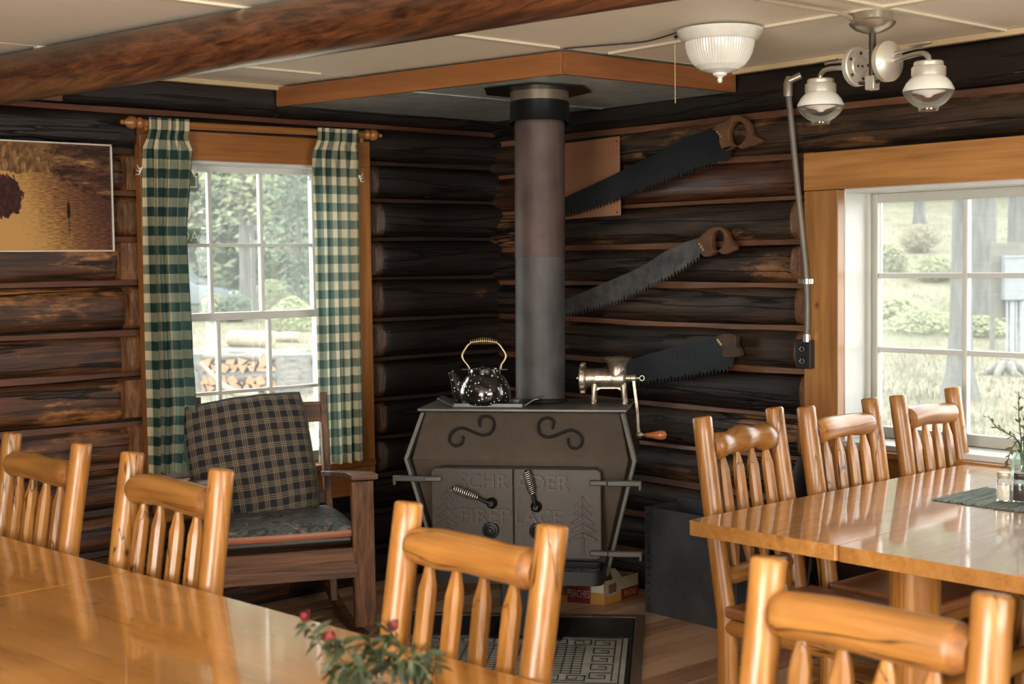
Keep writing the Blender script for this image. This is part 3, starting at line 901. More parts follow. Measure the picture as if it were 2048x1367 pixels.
# ---- ceiling beam: a hewn, rounded timber
bm_ = MB()
def beam_c(y): return -2.633 + (-y)*0.1635
sect = []
for j in range(28):
    a = 2*pi*j/28
    ca, sa = cos(a), sin(a)
    sect.append((0.089*(abs(ca)**0.97)*(1 if ca > 0 else -1), 0.089*(abs(sa)**0.97)*(1 if sa > 0 else -1)))
N = 60
V, Fc = [], []
for i in range(N+1):
    y = 0.05 - 7.3*i/N
    k = 1.0-0.035*min(1, -y/2.0)
    for j, (sx, sz) in enumerate(sect):
        w = 1+0.035*mnoise.noise(Vector((y*1.2, sx*9, sz*9)))
        V.append((beam_c(y)+sx*w*k, y, min(2.2895, 2.207+sz*w*k)))
for i in range(N):
    for j in range(28):
        Fc.append((i*28+j, i*28+(j+1) % 28, (i+1)*28+(j+1) % 28, (i+1)*28+j))
Fc += [tuple(range(27, -1, -1)), tuple(N*28+j for j in range(28))]
beam = bm_.add(V, Fc).build('ceiling_beam', MT['beam'], smooth=60)
tag(beam, 'heavy varnished red-brown timber beam running across the ceiling', 'beam')

# ---- galvanised heat shield boxed below the ceiling over the stove
hs = thing('heat_shield', 'boxed galvanised metal ceiling shield with cedar edge boards above stove pipe', 'heat shield', (0, 0, 0))
P1, P2, P3 = Vector((-1.31, -0.045, 0)), Vector((-1.02, -1.565, 0)), Vector((-0.045, -1.575, 0))
ZS0, ZS1 = 2.205, 2.2895
def fascia(a, b_):
    L = (b_-a).length
    o = MB().box((L/2, 0, 0), (L, 0.022, ZS1-ZS0)).build('edge_board', MT['fascia'], hs, bevel=0.002, smooth=0,
        loc=(a.x, a.y, (ZS0+ZS1)/2), rot=(0, 0, atan2((b_-a).y, (b_-a).x)))
    return o
fascia(P1, P2); fascia(P2, P3)
# sheets: two overlapping galvanised pieces with standing seams
def sheet(poly, z, nm='sheet'):
    return MB().prism(poly, (0, 0, z), (1, 0, 0), (0, 1, 0), (0, 0, 0.003)).build(nm, MT['galv'], hs, smooth=0)
sheet([(-1.305, -0.045), (-1.16, -0.80), (-0.045, -0.80), (-0.045, -0.045)], ZS0+0.008)
sheet([(-1.165, -0.79), (-1.015, -1.56), (-0.045, -1.57), (-0.045, -0.79)], ZS0+0.004)
MB().bar((-1.16, -0.795, ZS0+0.006), (-0.05, -0.795, ZS0+0.006), 0.03, 0.012).build('seam', MT['galv'], hs, bevel=0.003)

# ================================================================== LARGE FURNITURE
# ---- dining chairs of peeled logs
def wob(seed, t, k=1.0):
    return mnoise.noise(Vector((t*k, seed*7.7, seed*1.3)))
def log_chair(label, top_mid, width, rz, seed, Ht=1.02, knobby=0.0, group='peeled log dining chairs'):
    rake = 0.095
    back = Vector((-sin(rz), cos(rz), 0))           # local +y
    base = Vector((top_mid[0], top_mid[1], 0)) - back*rake
    t = thing('log_dining_chair', label, 'chair', base, rz, group)
    hw = width/2
    def yb(z): return 0.0 if z < 0.42 else rake*((z-0.42)/(Ht-0.42))
    for s in (-1, 1):
        N = 22
        pts, rr = [], []
        hh = Ht + 0.008*wob(seed+s, 3.3)
        ra = 0.0305 + 0.003*wob(seed*2+s, 1.1)
        for i in range(N+1):
            z = hh*i/N
            pts.append((s*hw + 0.006*wob(seed+s*3, z, 2.2), yb(z)+0.006*wob(seed+s*5, z+9, 2.2), z))
            rr.append(ra*(1+0.10*wob(seed+s*9, z+4, 3.5)) * (1.05-0.06*z))
        top = Vector(pts[-1])
        pts += [top+Vector((0, 0.0006, 0.004)), top+Vector((0, 0.001, 0.0065))]
        rr += [rr[-1]*0.93, rr[-1]*0.80]
        MB().tube(pts, rr, 16).build('back_post', MT['pine_z'], t, smooth=50)
    # crest rail
    zc = Ht-0.082
    N = 30
    pts, rr = [], []
    x0, x1 = -hw+0.022, hw-0.022
    for i in range(N+1):
        q = i/N
        e = min(q, 1-q)*(x1-x0)
        r = 0.0385*(1+0.10*wob(seed+2, q*3, 1.0)+knobby*0.22*sin(q*17+seed)*0.5)
        if e < 0.020: r *= 0.72+0.28*(e/0.020)
        pts.append((x0+(x1-x0)*q, yb(zc)+0.004*wob(seed, q*2), zc+0.008*wob(seed+7, q*2.5)+0.006*sin(pi*q)))
        rr.append(r)
    cb = MB().tube(pts, rr, 18)
    cb.mi = [1 if (q < 18 or 28*18 <= q < 30*18 or q >= 30*18) else 0 for q in range(len(cb.f))]
    cb.build('crest_rail', [MT['pine_x'], MT['pine_end']], t, smooth=35)
    # lower back rail
    zl = 0.545
    pts = [(-hw+0.02+(2*hw-0.04)*i/10, yb(zl)+0.003*wob(seed, i), zl+0.004*wob(seed+4, i)) for i in range(11)]
    MB().tube(pts, [0.020]+[0.029+0.002*wob(seed+5, i) for i in range(9)]+[0.020], 14).build('back_rail', MT['pine_x'], t, smooth=50)
    # four hewn spindles
    sec = [(-0.55, -1.0), (0.55, -1.0), (1.0, -0.45), (1.0, 0.45), (0.55, 1.0), (-0.55, 1.0), (-1.0, 0.45), (-1.0, -0.45)]
    for i in range(4):
        x = -hw + 2*hw*(i+1)/5
        za, zb = zl+0.018, zc-0.022
        N = 9
        pts, rr = [], []
        zz = [za, za+0.02, za+0.05, za+0.12, za+0.2, zb-0.10, zb-0.055, zb-0.03, zb-0.012, zb+0.012]
        rs = [0.55, 0.7, 0.95, 1.0, 1.0, 1.0, 0.98, 0.70, 0.42, 0.40]
        V, Fc = [], []
        wd = 0.0195*(1+0.08*wob(seed+i, 2.0)); dp = 0.0155
        for z, k in zip(zz, rs):
            for (a, c) in sec:
                V.append((x+0.004*wob(seed+i*3, z, 4)+a*wd*k, yb(z)+c*dp*max(k, 0.6), z))
        for q in range(len(zz)-1):
            for j in range(8):
                Fc.append((q*8+j, q*8+(j+1) % 8, q*8+8+(j+1) % 8, q*8+8+j))
        Fc += [tuple(range(7, -1, -1)), tuple((len(zz)-1)*8+j for j in range(8))]
        MB().add(V, Fc).build('spindle', MT['pine_z'], t, smooth=28)
    # seat board
    MB().box((0, -0.225, 0.448), (width+0.075, 0.41, 0.034)).build('seat', MT['seat'], t, bevel=0.012, seg=3, smooth=50)
    for s in (-1, 1):
        pts = [(s*(hw-0.005)+0.004*wob(seed+s, i), -0.375, 0.425*i/8) for i in range(9)]
        MB().tube(pts, [0.029*(1+0.06*wob(seed+s*2, i*0.7)) for i in range(9)], 14).build('front_leg', MT['pine_z'], t, smooth=50)
        for z, nm in ((0.398, 'side_rail'), (0.20, 'side_stretcher')):
            pts = [(s*(hw-0.001), 0.0-0.43*i/8 if z > 0.3 else -0.37*i/8, z) for i in range(9)]
            r = 0.027 if z > 0.3 else 0.021
            MB().tube(pts, [r]*8+[r*0.75], 12).build(nm, MT['pine_y'], t, smooth=50)
    for y, z, nm in ((-0.375, 0.398, 'front_rail'), (-0.19, 0.205, 'cross_stretcher')):
        pts = [(-hw+2*hw*i/6, y, z) for i in range(7)]
        MB().tube(pts, 0.023, 12).build(nm, MT['pine_x'], t, smooth=50)
    return t
RL = rad(-87)
log_chair('log dining chair at the glossy pine table, below the framed river picture', (-3.022, -1.521), 0.426, RL, 1.3)
log_chair('log dining chair standing in front of the rocking chair', (-2.980, -2.218), 0.425, RL, 2.7)
log_chair('log dining chair standing in front of the stove doors', (-2.906, -3.300), 0.405, RL, 3.9, knobby=0.25)
log_chair('log dining chair with a thick crest rail, overlapping the pedestal table and its chair seats', (-2.817, -4.137), 0.385, RL, 5.1)
log_chair('log dining chair with knobbly crest rail beside the black wood box', (-1.206, -2.552), 0.355, 0.0, 6.4, knobby=1.0)
log_chair('log dining chair backed against the window casing, below the wall outlet', (-0.714, -2.578), 0.365, 0.0, 7.2)
log_chair('log dining chair backed against the window panes, beside the placemat', (-0.202, -2.586), 0.35, 0.0, 8.8)

# ---- tables
def rounded_rect(x0, x1, y0, y1, r, n=6):
    P = []
    for (cx, cy, a0) in ((x1-r, y1-r, 0), (x0+r, y1-r, pi/2), (x0+r, y0+r, pi), (x1-r, y0+r, 3*pi/2)):
        for i in range(n+1):
            a = a0+pi/2*i/n
            P.append((cx+r*cos(a), cy+r*sin(a)))
    return P
def table(label, loc, rz, x0, x1, y0, y1, boards, grain, legs, top=0.76, th=0.042):
    t = thing('dining_table', label, 'table', loc, rz)
    tp = None
    for (a0, a1, b0, b1) in boards:
        MB().prism(rounded_rect(a0, a1, b0, b1, 0.012, 3), (0, 0, top-th), (1, 0, 0), (0, 1, 0), (0, 0, th)).build('top_board', MT[grain], t, bevel=0.0012, seg=2, smooth=40)
    for (lx, ly) in legs:
        pts = [(lx, ly, 0.05+(top-th-0.05)*i/8) for i in range(9)]
        MB().tube(pts, [0.068*(1+0.04*wob(lx*3+ly, i*0.6)) for i in range(9)], 20).build('pedestal', MT['pine_z'], t, smooth=50)
        MB().tube([(lx, ly-0.36, 0.05), (lx, ly-0.34, 0.05), (lx, ly+0.34, 0.05), (lx, ly+0.36, 0.05)], [0.03, 0.05, 0.05, 0.03], 14).build('foot', MT['pine_y'], t, smooth=50)
        MB().box((lx, ly, top-th-0.025), (0.09, 0.75, 0.05)).build('cleat', MT['pine_y'], t, bevel=0.006)
    MB().tube([(legs[0][0], legs[0][1], 0.3), (legs[1][0], legs[1][1], 0.3)], 0.035, 14).build('stretcher', MT['pine_x'], t, smooth=50)
    return t
# table by the right-hand window, grain across the room
BX = [-1.62, -0.13]
BY = [-3.86, -3.19, -2.68]
table('pedestal pine table with placemat and shakers, beside the white window', (0, 0, 0), rad(0.8), BX[0]-0.04, BX[1], BY[0], BY[-1],
      [(BX[0]-0.04, BX[1], BY[i]+0.0006, BY[i+1]-0.0006) for i in range(2)], 'table_x', [(-1.40, -3.26), (-0.42, -3.26)])
# two tables butted end to end in the foreground
TR = rad(4.9)
def left_table(label, y0, y1):
    pivot = Vector((-3.149, -1.492, 0))
    w = 1.06
    n = 1
    table(label, pivot, TR, -w, 0.0, y0, y1, [(-w+w*i/n+0.0003, -w+w*(i+1)/n-0.0003, y0+0.0014, y1-0.0014) for i in range(n)], 'table_y',
          [(-w/2, y0+0.32), (-w/2, y1-0.32)])
left_table('glossy honey pine table under the flower vase', -3.20, -0.705)
left_table('glossy honey pine table butted end to end against the table with flowers', -0.70, 1.05)

# ---- rocking chair
RTH = rad(-23.8)
RO = Vector((-1.655, -0.530, 0))
rk = thing('rocking_chair', 'dark oak rocking chair with flat arms standing before the window', 'chair', RO, RTH)
for s in (-1, 1):
    MB().bar((s*0.272, 0.30, 0.055), (s*0.272, 0.475, 0.945), 0.032, 0.052, up=(0, 1, 0)).build('back_post', MT['rocker_z'], rk, bevel=0.004)
    MB().bar((s*0.305, -0.235, 0.075), (s*0.290, -0.285, 0.665), 0.088, 0.034, up=(0, 1, 0)).build('front_leg', MT['rocker_z'], rk, bevel=0.004)
    # flat arm, sloping down to the rear
    a0, a1, a2 = Vector((s*0.285, -0.375, 0.690)), Vector((s*0.290, -0.235, 0.680)), Vector((s*0.285, 0.385, 0.600))
    b = MB()
    b.bar(a0, a1, 0.105, 0.022).bar(a1, a2, 0.085, 0.022)
    b.build('arm', MT['rocker'], rk, bevel=0.003)
    # curved runner
    pts = []
    for i in range(17):
        y = 0.70-1.12*i/16
        z = 0.027+0.22*((y-0.02)/0.72)**2*0.42
        pts.append((s*0.29, y, z))
    b = MB().tube(pts, 1.0, sect=[(-0.02, -0.018), (0.02, -0.018), (0.02, 0.018), (-0.02, 0.018)], up=(0, 0, 1))
    b.build('runner', MT['rocker'], rk, bevel=0.003)
    MB().bar((s*0.285, -0.25, 0.345), (s*0.275, 0.34, 0.31), 0.022, 0.10).build('side_rail', MT['rocker'], rk, bevel=0.003)
MB().bar((-0.275, -0.262, 0.340), (0.275, -0.262, 0.340), 0.024, 0.120).build('front_rail', MT['rocker'], rk, bevel=0.003)
MB().bar((-0.26, 0.335, 0.32), (0.26, 0.335, 0.32), 0.022, 0.09).build('rear_rail', MT['rocker'], rk, bevel=0.003)
MB().bar((-0.265, 0.452, 0.865), (0.265, 0.452, 0.865), 0.022, 0.088, up=(0, 0.2, 1)).build('crest_slat', MT['rocker'], rk, bevel=0.003)
MB().bar((-0.265, 0.376, 0.50), (0.265, 0.376, 0.50), 0.022, 0.06, up=(0, 0.2, 1)).build('lower_slat', MT['rocker'], rk, bevel=0.003)
for i in range(5):
    x = -0.18+0.09*i
    MB().bar((x, 0.384, 0.52), (x, 0.445, 0.83), 0.045, 0.010, up=(0, 1, 0)).build('back_slat', MT['rocker_z'], rk, bevel=0.002)
MB().box((0, 0.02, 0.418), (0.53, 0.56, 0.045), Matrix.Rotation(rad(-3), 3, 'X')).build('seat', MT['leather'], rk, bevel=0.018, seg=3, smooth=50)

def to_world(origin, rz, p):
    return Vector(origin) + Matrix.Rotation(rz, 3, 'Z') @ Vector(p)
# seat cushion
def sgn(v): return 1 if v >= 0 else -1
sc_ = thing('seat_cushion', 'flat dark floral seat cushion with orange edge on rocking chair', 'cushion', to_world(RO, RTH, (0.0, -0.005, 0.448)), RTH)
def cush(top):
    def fn(u, v):
        a, c = 2*u-1, 2*v-1
        # square with soft corners
        x = 0.282*a; y = 0.275*c
        e = max(abs(a), abs(c))
        h = 0.030*(1-e**6)+0.004*wob(3, a*2, 1.5)*(1-e)+0.003*wob(5, c*3+a)*(1-e)
        return (x*(1-0.05*c*c), y*(1-0.06*a*a), 0.022+h if top else 0.0)
    return fn
MB().grid(24, 24, cush(True)).build('cover', MT['floral'], sc_, smooth=60)
b = MB()
ring_t, ring_b = [], []
for (u0, v0, u1, v1) in ((0, 0, 1, 0), (1, 0, 1, 1), (1, 1, 0, 1), (0, 1, 0, 0)):
    for i in range(12):
        q = i/12
        ring_t.append(cush(True)(u0+(u1-u0)*q, v0+(v1-v0)*q))
n = len(ring_t)
V = [(x, y, z+0.001) for (x, y, z) in ring_t]+[(x*1.02, y*1.02, 0.010) for (x, y, z) in ring_t]+[(x, y, -0.004) for (x, y, z) in ring_t]
Fc = []
for k in range(2):
    for i in range(n):
        Fc.append((k*n+i, k*n+(i+1) % n, (k+1)*n+(i+1) % n, (k+1)*n+i))
Fc.append(tuple(2*n+i for i in range(n)))
b.add(V, Fc).build('edge_band', MT['orange_vinyl'], sc_, smooth=60)
# pillow
pl = thing('plaid_pillow', 'square navy and tan plaid pillow leaning on rocking chair back', 'pillow', to_world(RO, RTH, (-0.075, 0.235, 0.700)), RTH)
Rp = Matrix.Rotation(rad(-20), 3, 'X') @ Matrix.Rotation(rad(-6), 3, 'Y')
def pil(side):
    def fn(u, v):
        a, c = 2*u-1, 2*v-1
        k = (1-0.055*a*a)*(1+0.02*wob(12, a*3, 1.2))
        k2 = (1-0.055*c*c)*(1+0.02*wob(13, c*3, 1.2))
        x = 0.258*a*k2; z = 0.262*c*k
        e = (1-abs(a)**2.6)*(1-abs(c)**2.6)
        y = -side*(0.080*max(0, e)**0.5) + 0.006*wob(8, a*1.6+c, 1.3)*e
        y += -0.03*(c+0.2)**2*0.6
        return Rp @ Vector((x, y, z))
    return fn
uvp = lambda u, v: (u*0.55, v*0.55)
MB().grid(30, 30, pil(1), uvp).build('front_panel', MT['plaid'], pl, smooth=70)
MB().grid(30, 30, pil(-1), uvp).build('back_panel', MT['plaid'], pl, smooth=70)
edge = []
for (u0, v0, u1, v1) in ((0, 0, 1, 0), (1, 0, 1, 1), (1, 1, 0, 1), (0, 1, 0, 0)):
    for i in range(14):
        edge.append(pil(1)(u0+(u1-u0)*i/14, v0+(v1-v0)*i/14))
MB().tube(edge, 0.006, 8, closed=True).build('piping', MT['plaid_back'], pl, smooth=60)

# ================================================================== STOVE CORNER
SO, STH = Vector((-1.039, -1.329, 0)), rad(-51.0)
def sw(p): return to_world(SO, STH, p)
# ---- hearth board with slate tiles
HTH = rad(-47.6)
HO = atz(1290, 1232, 0.012)           # back right corner of the board
hb = thing('hearth_board', 'low dark slate hearth board with worn wooden edge below stove', 'hearth', (HO.x, HO.y, 0), HTH)
HW, HDp = 1.02, 1.05
MB().box((-HW/2, -HDp/2, 0.006), (HW-0.07, HDp-0.07, 0.011)).build('base', MT['groove'], hb, smooth=0)
for i in range(3):
    for j in range(3):
        tw, td = (HW-0.09)/3, (HDp-0.09)/3
        MB().box((-0.045-tw*(i+0.5), -0.045-td*(j+0.5), 0.009), (tw-0.004, td-0.004, 0.014)).build('tile', MT['hearth_tile'], hb, bevel=0.0015, smooth=0)
for (c, d) in (((-HW/2, -0.02, 0.01), (HW, 0.04, 0.02)), ((-HW/2, -HDp+0.02, 0.01), (HW, 0.04, 0.02)), ((-0.02, -HDp/2, 0.01), (0.04, HDp-0.08, 0.02)), ((-HW+0.02, -HDp/2, 0.01), (0.04, HDp-0.08, 0.02))):
    MB().box(c, d).build('edge_strip', MT['hearth_edge'], hb, bevel=0.003, smooth=0)
# ---- rubber mat with pressed key pattern, lying on the board
mo = thing('hearth_mat', 'grey rubber mat with pressed grid and key pattern border before stove', 'mat', to_world((HO.x, HO.y, 0.021), HTH, (-0.06, -0.40, 0)), HTH)
MWd, MDp = 0.92, 0.62
MB().grid(16, 10, lambda u, v: (-MWd*u, -MDp*v, 0.006+0.004*abs(wob(2, u*5+v*2)))).build('sheet', MT['mat'], mo, smooth=60)
gr = MB()
def gline(x0, y0, x1, y1, w=0.004):
    cx, cy = (x0+x1)/2, (y0+y1)/2
    gr.box((-cx, -cy, 0.0092), (abs(x1-x0)+w, abs(y1-y0)+w, 0.0012))
gx0, gx1, gy0, gy1 = 0.16, MWd-0.16, 0.13, MDp-0.13
for i in range(18):
    x = gx0+(gx1-gx0)*i/17
    gline(x, gy0, x, gy1, 0.003)
for i in range(13):
    y = gy0+(gy1-gy0)*i/12
    gline(gx0, y, gx1, y, 0.003)
for (a, b_, c, d) in ((0.02, 0.02, MWd-0.02, 0.02), (0.02, MDp-0.02, MWd-0.02, MDp-0.02), (0.02, 0.02, 0.02, MDp-0.02), (MWd-0.02, 0.02, MWd-0.02, MDp-0.02)):
    gline(a, b_, c, d)
key = [(0, 0, 0, 1), (0, 1, 0.75, 1), (0.75, 1, 0.75, 0.3), (0.75, 0.3, 0.35, 0.3), (0.35, 0.3, 0.35, 0.65), (0, 0, 1, 0)]
for k in range(7):
    x = 0.14+0.095*k
    for (a, b_, c, d) in key:
        gline(x+0.085*a, 0.045+0.06*b_, x+0.085*c, 0.045+0.06*d)
        gline(x+0.085*a, MDp-0.045-0.06*b_, x+0.085*c, MDp-0.045-0.06*d)
for k in range(5):
    y = 0.05+0.107*k
    for (a, b_, c, d) in key:
        gline(0.045+0.08*b_, y+0.09*a, 0.045+0.08*d, y+0.09*c)
        gline(MWd-0.045-0.08*b_, y+0.09*a, MWd-0.045-0.08*d, y+0.09*c)
gr.build('pressed_pattern', MT['groove'], mo, smooth=0)

# ---- wood stove
st = thing('wood_stove', 'brown-black cast iron wood stove with double doors and embossed lettering', 'stove', SO, STH)
TOPZ, KZ, BZ = 0.928, 0.748, 0.30
def ringpts(hw_, y0, y1, z): return [(-hw_, y0, z), (hw_, y0, z), (hw_, y1, z), (-hw_, y1, z)]
V = ringpts(0.385, 0.01, 0.40, TOPZ)+ringpts(0.425, -0.07, 0.46, KZ)+ringpts(0.315, 0.0, 0.40, BZ)
Fc = [(0, 1, 2, 3), (8, 11, 10, 9)]
for k in range(2):
    for i in range(4):
        Fc.append((k*4+i, k*4+(i+1) % 4, k*4+4+(i+1) % 4, k*4+4+i))
MB().add(V, Fc).build('body', MT['stove'], st, bevel=0.006, smooth=0)
MB().box((0, 0.20, TOPZ+0.0055), (0.825, 0.425, 0.011)).build('top_plate', MT['iron_top'], st, bevel=0.003, smooth=0)
for s in (-1, 1):    # side flanges proud of the body
    P = [(0.386, 0.0, TOPZ-0.004), (0.438, -0.082, KZ), (0.322, -0.012, BZ-0.01)]
    b = MB()
    for a, c in ((0, 1), (1, 2)):
        pa, pc = Vector(P[a]), Vector(P[c])
        q = [(s*pa.x, pa.y-0.004, pa.z), (s*pc.x, pc.y-0.004, pc.z), (s*pc.x, pc.y+0.058, pc.z), (s*pa.x, pa.y+0.058, pa.z)]
        q2 = [(x+s*0.014, y, z) for (x, y, z) in q]
        b.add(q+q2, [(0, 1, 2, 3), (7, 6, 5, 4), (0, 4, 5, 1), (1, 5, 6, 2), (2, 6, 7, 3), (3, 7, 4, 0)])
    b.build('side_flange', MT['hinge'], st, bevel=0.003, smooth=0)
MB().box((0, -0.05, 0.545), (0.60, 0.09, 0.36)).build('door_frame', MT['stove_dark'], st, bevel=0.004, smooth=0)
# scroll ornaments on the sloping upper face
def panel_pt(px, py):
    x = (px-1044)/505.0
    q = (py-822)/99.0
    z = TOPZ-(TOPZ-KZ)*q
    y = 0.01-0.08*q
    return Vector((x, y-0.010, z+0.004))
SCR = [(700, 285), (690, 240), (706, 215), (740, 205), (780, 217), (803, 250), (803, 295), (785, 332), (750, 350), (705, 350), (640, 325), (590, 303), (545, 300), (500, 322), (474, 365), (476, 405), (505, 432), (540, 435), (570, 415), (578, 385), (575, 360)]
def smooth_path(P, k=4):
    out = []
    n_ = len(P)
    for i in range(n_-1):
        p0, p1, p2, p3 = P[max(0, i-1)], P[i], P[i+1], P[min(n_-1, i+2)]
        for j in range(k):
            t_ = j/k
            out.append(0.5*((2*p1)+(p2-p0)*t_+(2*p0-5*p1+4*p2-p3)*t_*t_+(3*p1-p0-3*p2+p3)*t_**3))
    out.append(P[-1])
    return out
for mir in (0, 1):
    pp = []
    for (cx, cy) in SCR:
        px, py = 780+cx/3.798, 780+cy/3.798
        if mir: px, py = 2*1036-px+0, py+3
        pp.append(panel_pt(px, py))
    MB().tube(smooth_path(pp, 3), 1.0, sect=[(-0.011, -0.0035), (-0.011, 0.0035), (0.011, 0.0035), (0.011, -0.0035)], up=(0, -0.9, 0.4)).build('scroll_ornament', MT['iron_black'], st, bevel=0.001)
# doors: local x = (px-1036.5)/514.6 ; z = .72-(py-936)/527
def dx(px): return (px-1036.5)/514.6
def dz(py): return 0.72-(py-936)/527.0
DY = -0.105
doors = []
for (x0, x1, rl, rr_) in ((dx(862), dx(1028)-0.0015, 0.022, 0.003), (dx(1028)+0.0015, dx(1202), 0.003, 0.022)):
    z0, z1 = dz(1118), dz(936)
    poly = []
    for (cx, cz, a0, r_) in ((x1-rr_, z1-rr_, 0, rr_), (x0+rl, z1-rl, pi/2, rl), (x0+rl, z0+rl, pi, rl), (x1-rr_, z0+rr_, 1.5*pi, rr_)):
        for i in range(5):
            a = a0+pi/2*i/4
            poly.append((cx+r_*cos(a), cz+r_*sin(a)))
    d = MB().prism(poly, (0, DY, 0), (1, 0, 0), (0, 0, 1), (0, 0.022, 0)).build('door', MT['stove_door'], st, bevel=0.004, seg=2, smooth=40)
    doors.append(d)
for (txt, di, p0, p1, q0, q1) in (('SCHR', 0, 919, 1018, 977, 947), ('ADER', 1, 1033, 1140, 979, 949), ('FIREP', 0, 922, 1022, 1047, 1018), ('LACE', 1, 1032, 1125, 1048, 1019)):
    me = text_mesh(txt, dx(p0), dx(p1), dz(q0), dz(q1), 0.009)
    o = mesh_obj('embossed_letters', me, MT['stove'], doors[di], loc=(0, DY+0.001, 0))
    bv = o.modifiers.new('bevel', 'BEVEL'); bv.width = 0.0015; bv.segments = 1; bv.limit_method = 'ANGLE'
# pine tree emblems: layered boughs
def tree_emblem(cx, ztop, zbot, hw_, par):
    b = MB()
    Ht_ = ztop-zbot
    tiers = 5
    for k in range(tiers):
        za = ztop-Ht_*0.80*(k/tiers)*0.98
        zb_ = ztop-Ht_*0.80*((k+1.35)/tiers)*0.90
        w_ = hw_*(0.42+0.58*(k+1)/tiers)
        for s in (-1, 1):
            poly = [(0, za), (s*w_*0.45, zb_+0.020), (s*w_, zb_+0.004), (s*w_*0.98, zb_-0.003), (s*w_*0.55, zb_+0.002), (0, zb_+0.012)]
            if s < 0: poly = poly[::-1]
            b.prism([(cx+p[0], p[1]) for p in poly], (0, DY-0.002-0.0015*k, 0), (1, 0, 0), (0, 0, 1), (0, 0.004, 0))
    b.prism([(cx-0.005, zbot), (cx+0.005, zbot), (cx+0.005, ztop-Ht_*0.7), (cx-0.005, ztop-Ht_*0.7)], (0, DY-0.005, 0), (1, 0, 0), (0, 0, 1), (0, 0.006, 0))
    return b.build('tree_emblem', MT['stove_door'], par, bevel=0.0012, smooth=0)
tree_emblem(dx(893), dz(978), dz(1100), 0.050, doors[0])
tree_emblem(dx(1165), dz(988), dz(1106), 0.055, doors[1])
# spring handles
def spring_handle(px, py, tx, ty, par):
    a = Vector((dx(px), DY-0.012, dz(py)))
    tip = Vector((dx(tx), DY-0.045, dz(ty)))
    d = (tip-a)
    b = MB().lathe([(0.020, 0), (0.022, 0.008), (0.014, 0.016), (0.010, 0.03)], 16, (a.x, DY, a.z), Matrix.Rotation(rad(90), 3, 'X'))
    b.tube([a+Vector((0, -0.01, 0)), a+d*0.15+Vector((0, -0.012, 0)), a+d*0.35, tip], [0.0085, 0.0075, 0.0065, 0.006], 10)
    h = b.build('handle', MT['iron_black'], par, smooth=50)
    dn = d.normalized()
    s1 = dn.orthogonal().normalized(); s2 = dn.cross(s1)
    turns = 12
    pts = []
    for i in range(turns*10+1):
        q = i/(turns*10)
        r_ = 0.0135*(0.55+0.45*sin(pi*min(1, 0.15+q*0.8)))+0.002
        ang = q*turns*2*pi
        pts.append(a+d*(0.36+0.62*q)+s1*r_*cos(ang)+s2*r_*sin(ang))
    MB().tube(pts, 0.0022, 6).build('spring_grip', MT['chrome'], h, smooth=60)
spring_handle(985, 1006, 908, 973, doors[0])
spring_handle(1074, 1012, 1057, 936, doors[1])
for px, di in ((982, 0), (1076, 1)):     # round draught knobs
    k_ = MB().lathe([(0.030, 0), (0.033, 0.005), (0.030, 0.012), (0.022, 0.014), (0.018, 0.010), (0.010, 0.012), (0.009, 0.03), (0.0, 0.032)], 24, (dx(px), DY, dz(1062)), Matrix.Rotation(rad(90), 3, 'X'))
    k_.build('draught_knob', MT['stove_dark'], doors[di], smooth=40)
# hinge arms on both outer edges
for s, xa, xb, di in ((-1, dx(874), dx(785), 0), (1, dx(1190), dx(1281), 1)):
    for py in (958, 1100):
        z = dz(py+ (4 if s > 0 else 0))
        b = MB()
        mid = xa+(xb-xa)*0.28
        b.bar((xa-s*0.02, DY-0.006, z), (mid, DY-0.012, z), 0.020, 0.020, up=(0, 0, 1))
        b.bar((mid-s*0.002, DY-0.012, z), (xb, DY-0.008, z), 0.022, 0.022, up=(0, 0, 1))
        b.box((xb-s*0.006, DY-0.008, z-0.012), (0.012, 0.022, 0.030))
        b.build('hinge_arm', MT['hinge_arm'], st, bevel=0.004, smooth=40)
# ash lip with rounded corners
poly = rounded_rect(-0.33, 0.335, -0.215, -0.03, 0.04, 6)
b = MB()
inner = rounded_rect(-0.322, 0.327, -0.207, -0.038, 0.034, 6)
n = len(poly)
z0, z1 = 0.298, 0.350
V = [(x, y, z0) for x, y in poly]+[(x, y, z1) for x, y in poly]+[(x, y, z1) for x, y in inner]+[(x, y, z0+0.012) for x, y in inner]
Fc = [tuple(reversed(range(n))), tuple(3*n+i for i in range(n))]
for k in range(3):
    for i in range(n):
        Fc.append((k*n+i, k*n+(i+1) % n, (k+1)*n+(i+1) % n, (k+1)*n+i))
lip = b.add(V, Fc).build('ash_lip', MT['stove_dark'], st, smooth=30)
MB().grid(30, 8, lambda u, v: (-0.30+0.61*u, -0.20+0.15*v, 0.325+0.016*wob(4, u*12+v*7, 1.7))).build('ash', MT['ash'], lip, smooth=0)
MB().box((0, 0.17, 0.155), (0.20, 0.24, 0.30)).build('pedestal', MT['stove_dark'], st, bevel=0.005, smooth=0)
MB().box((0, 0.17, 0.026), (0.30, 0.34, 0.012)).build('base_plate', MT['stove_dark'], st, bevel=0.003, smooth=0)

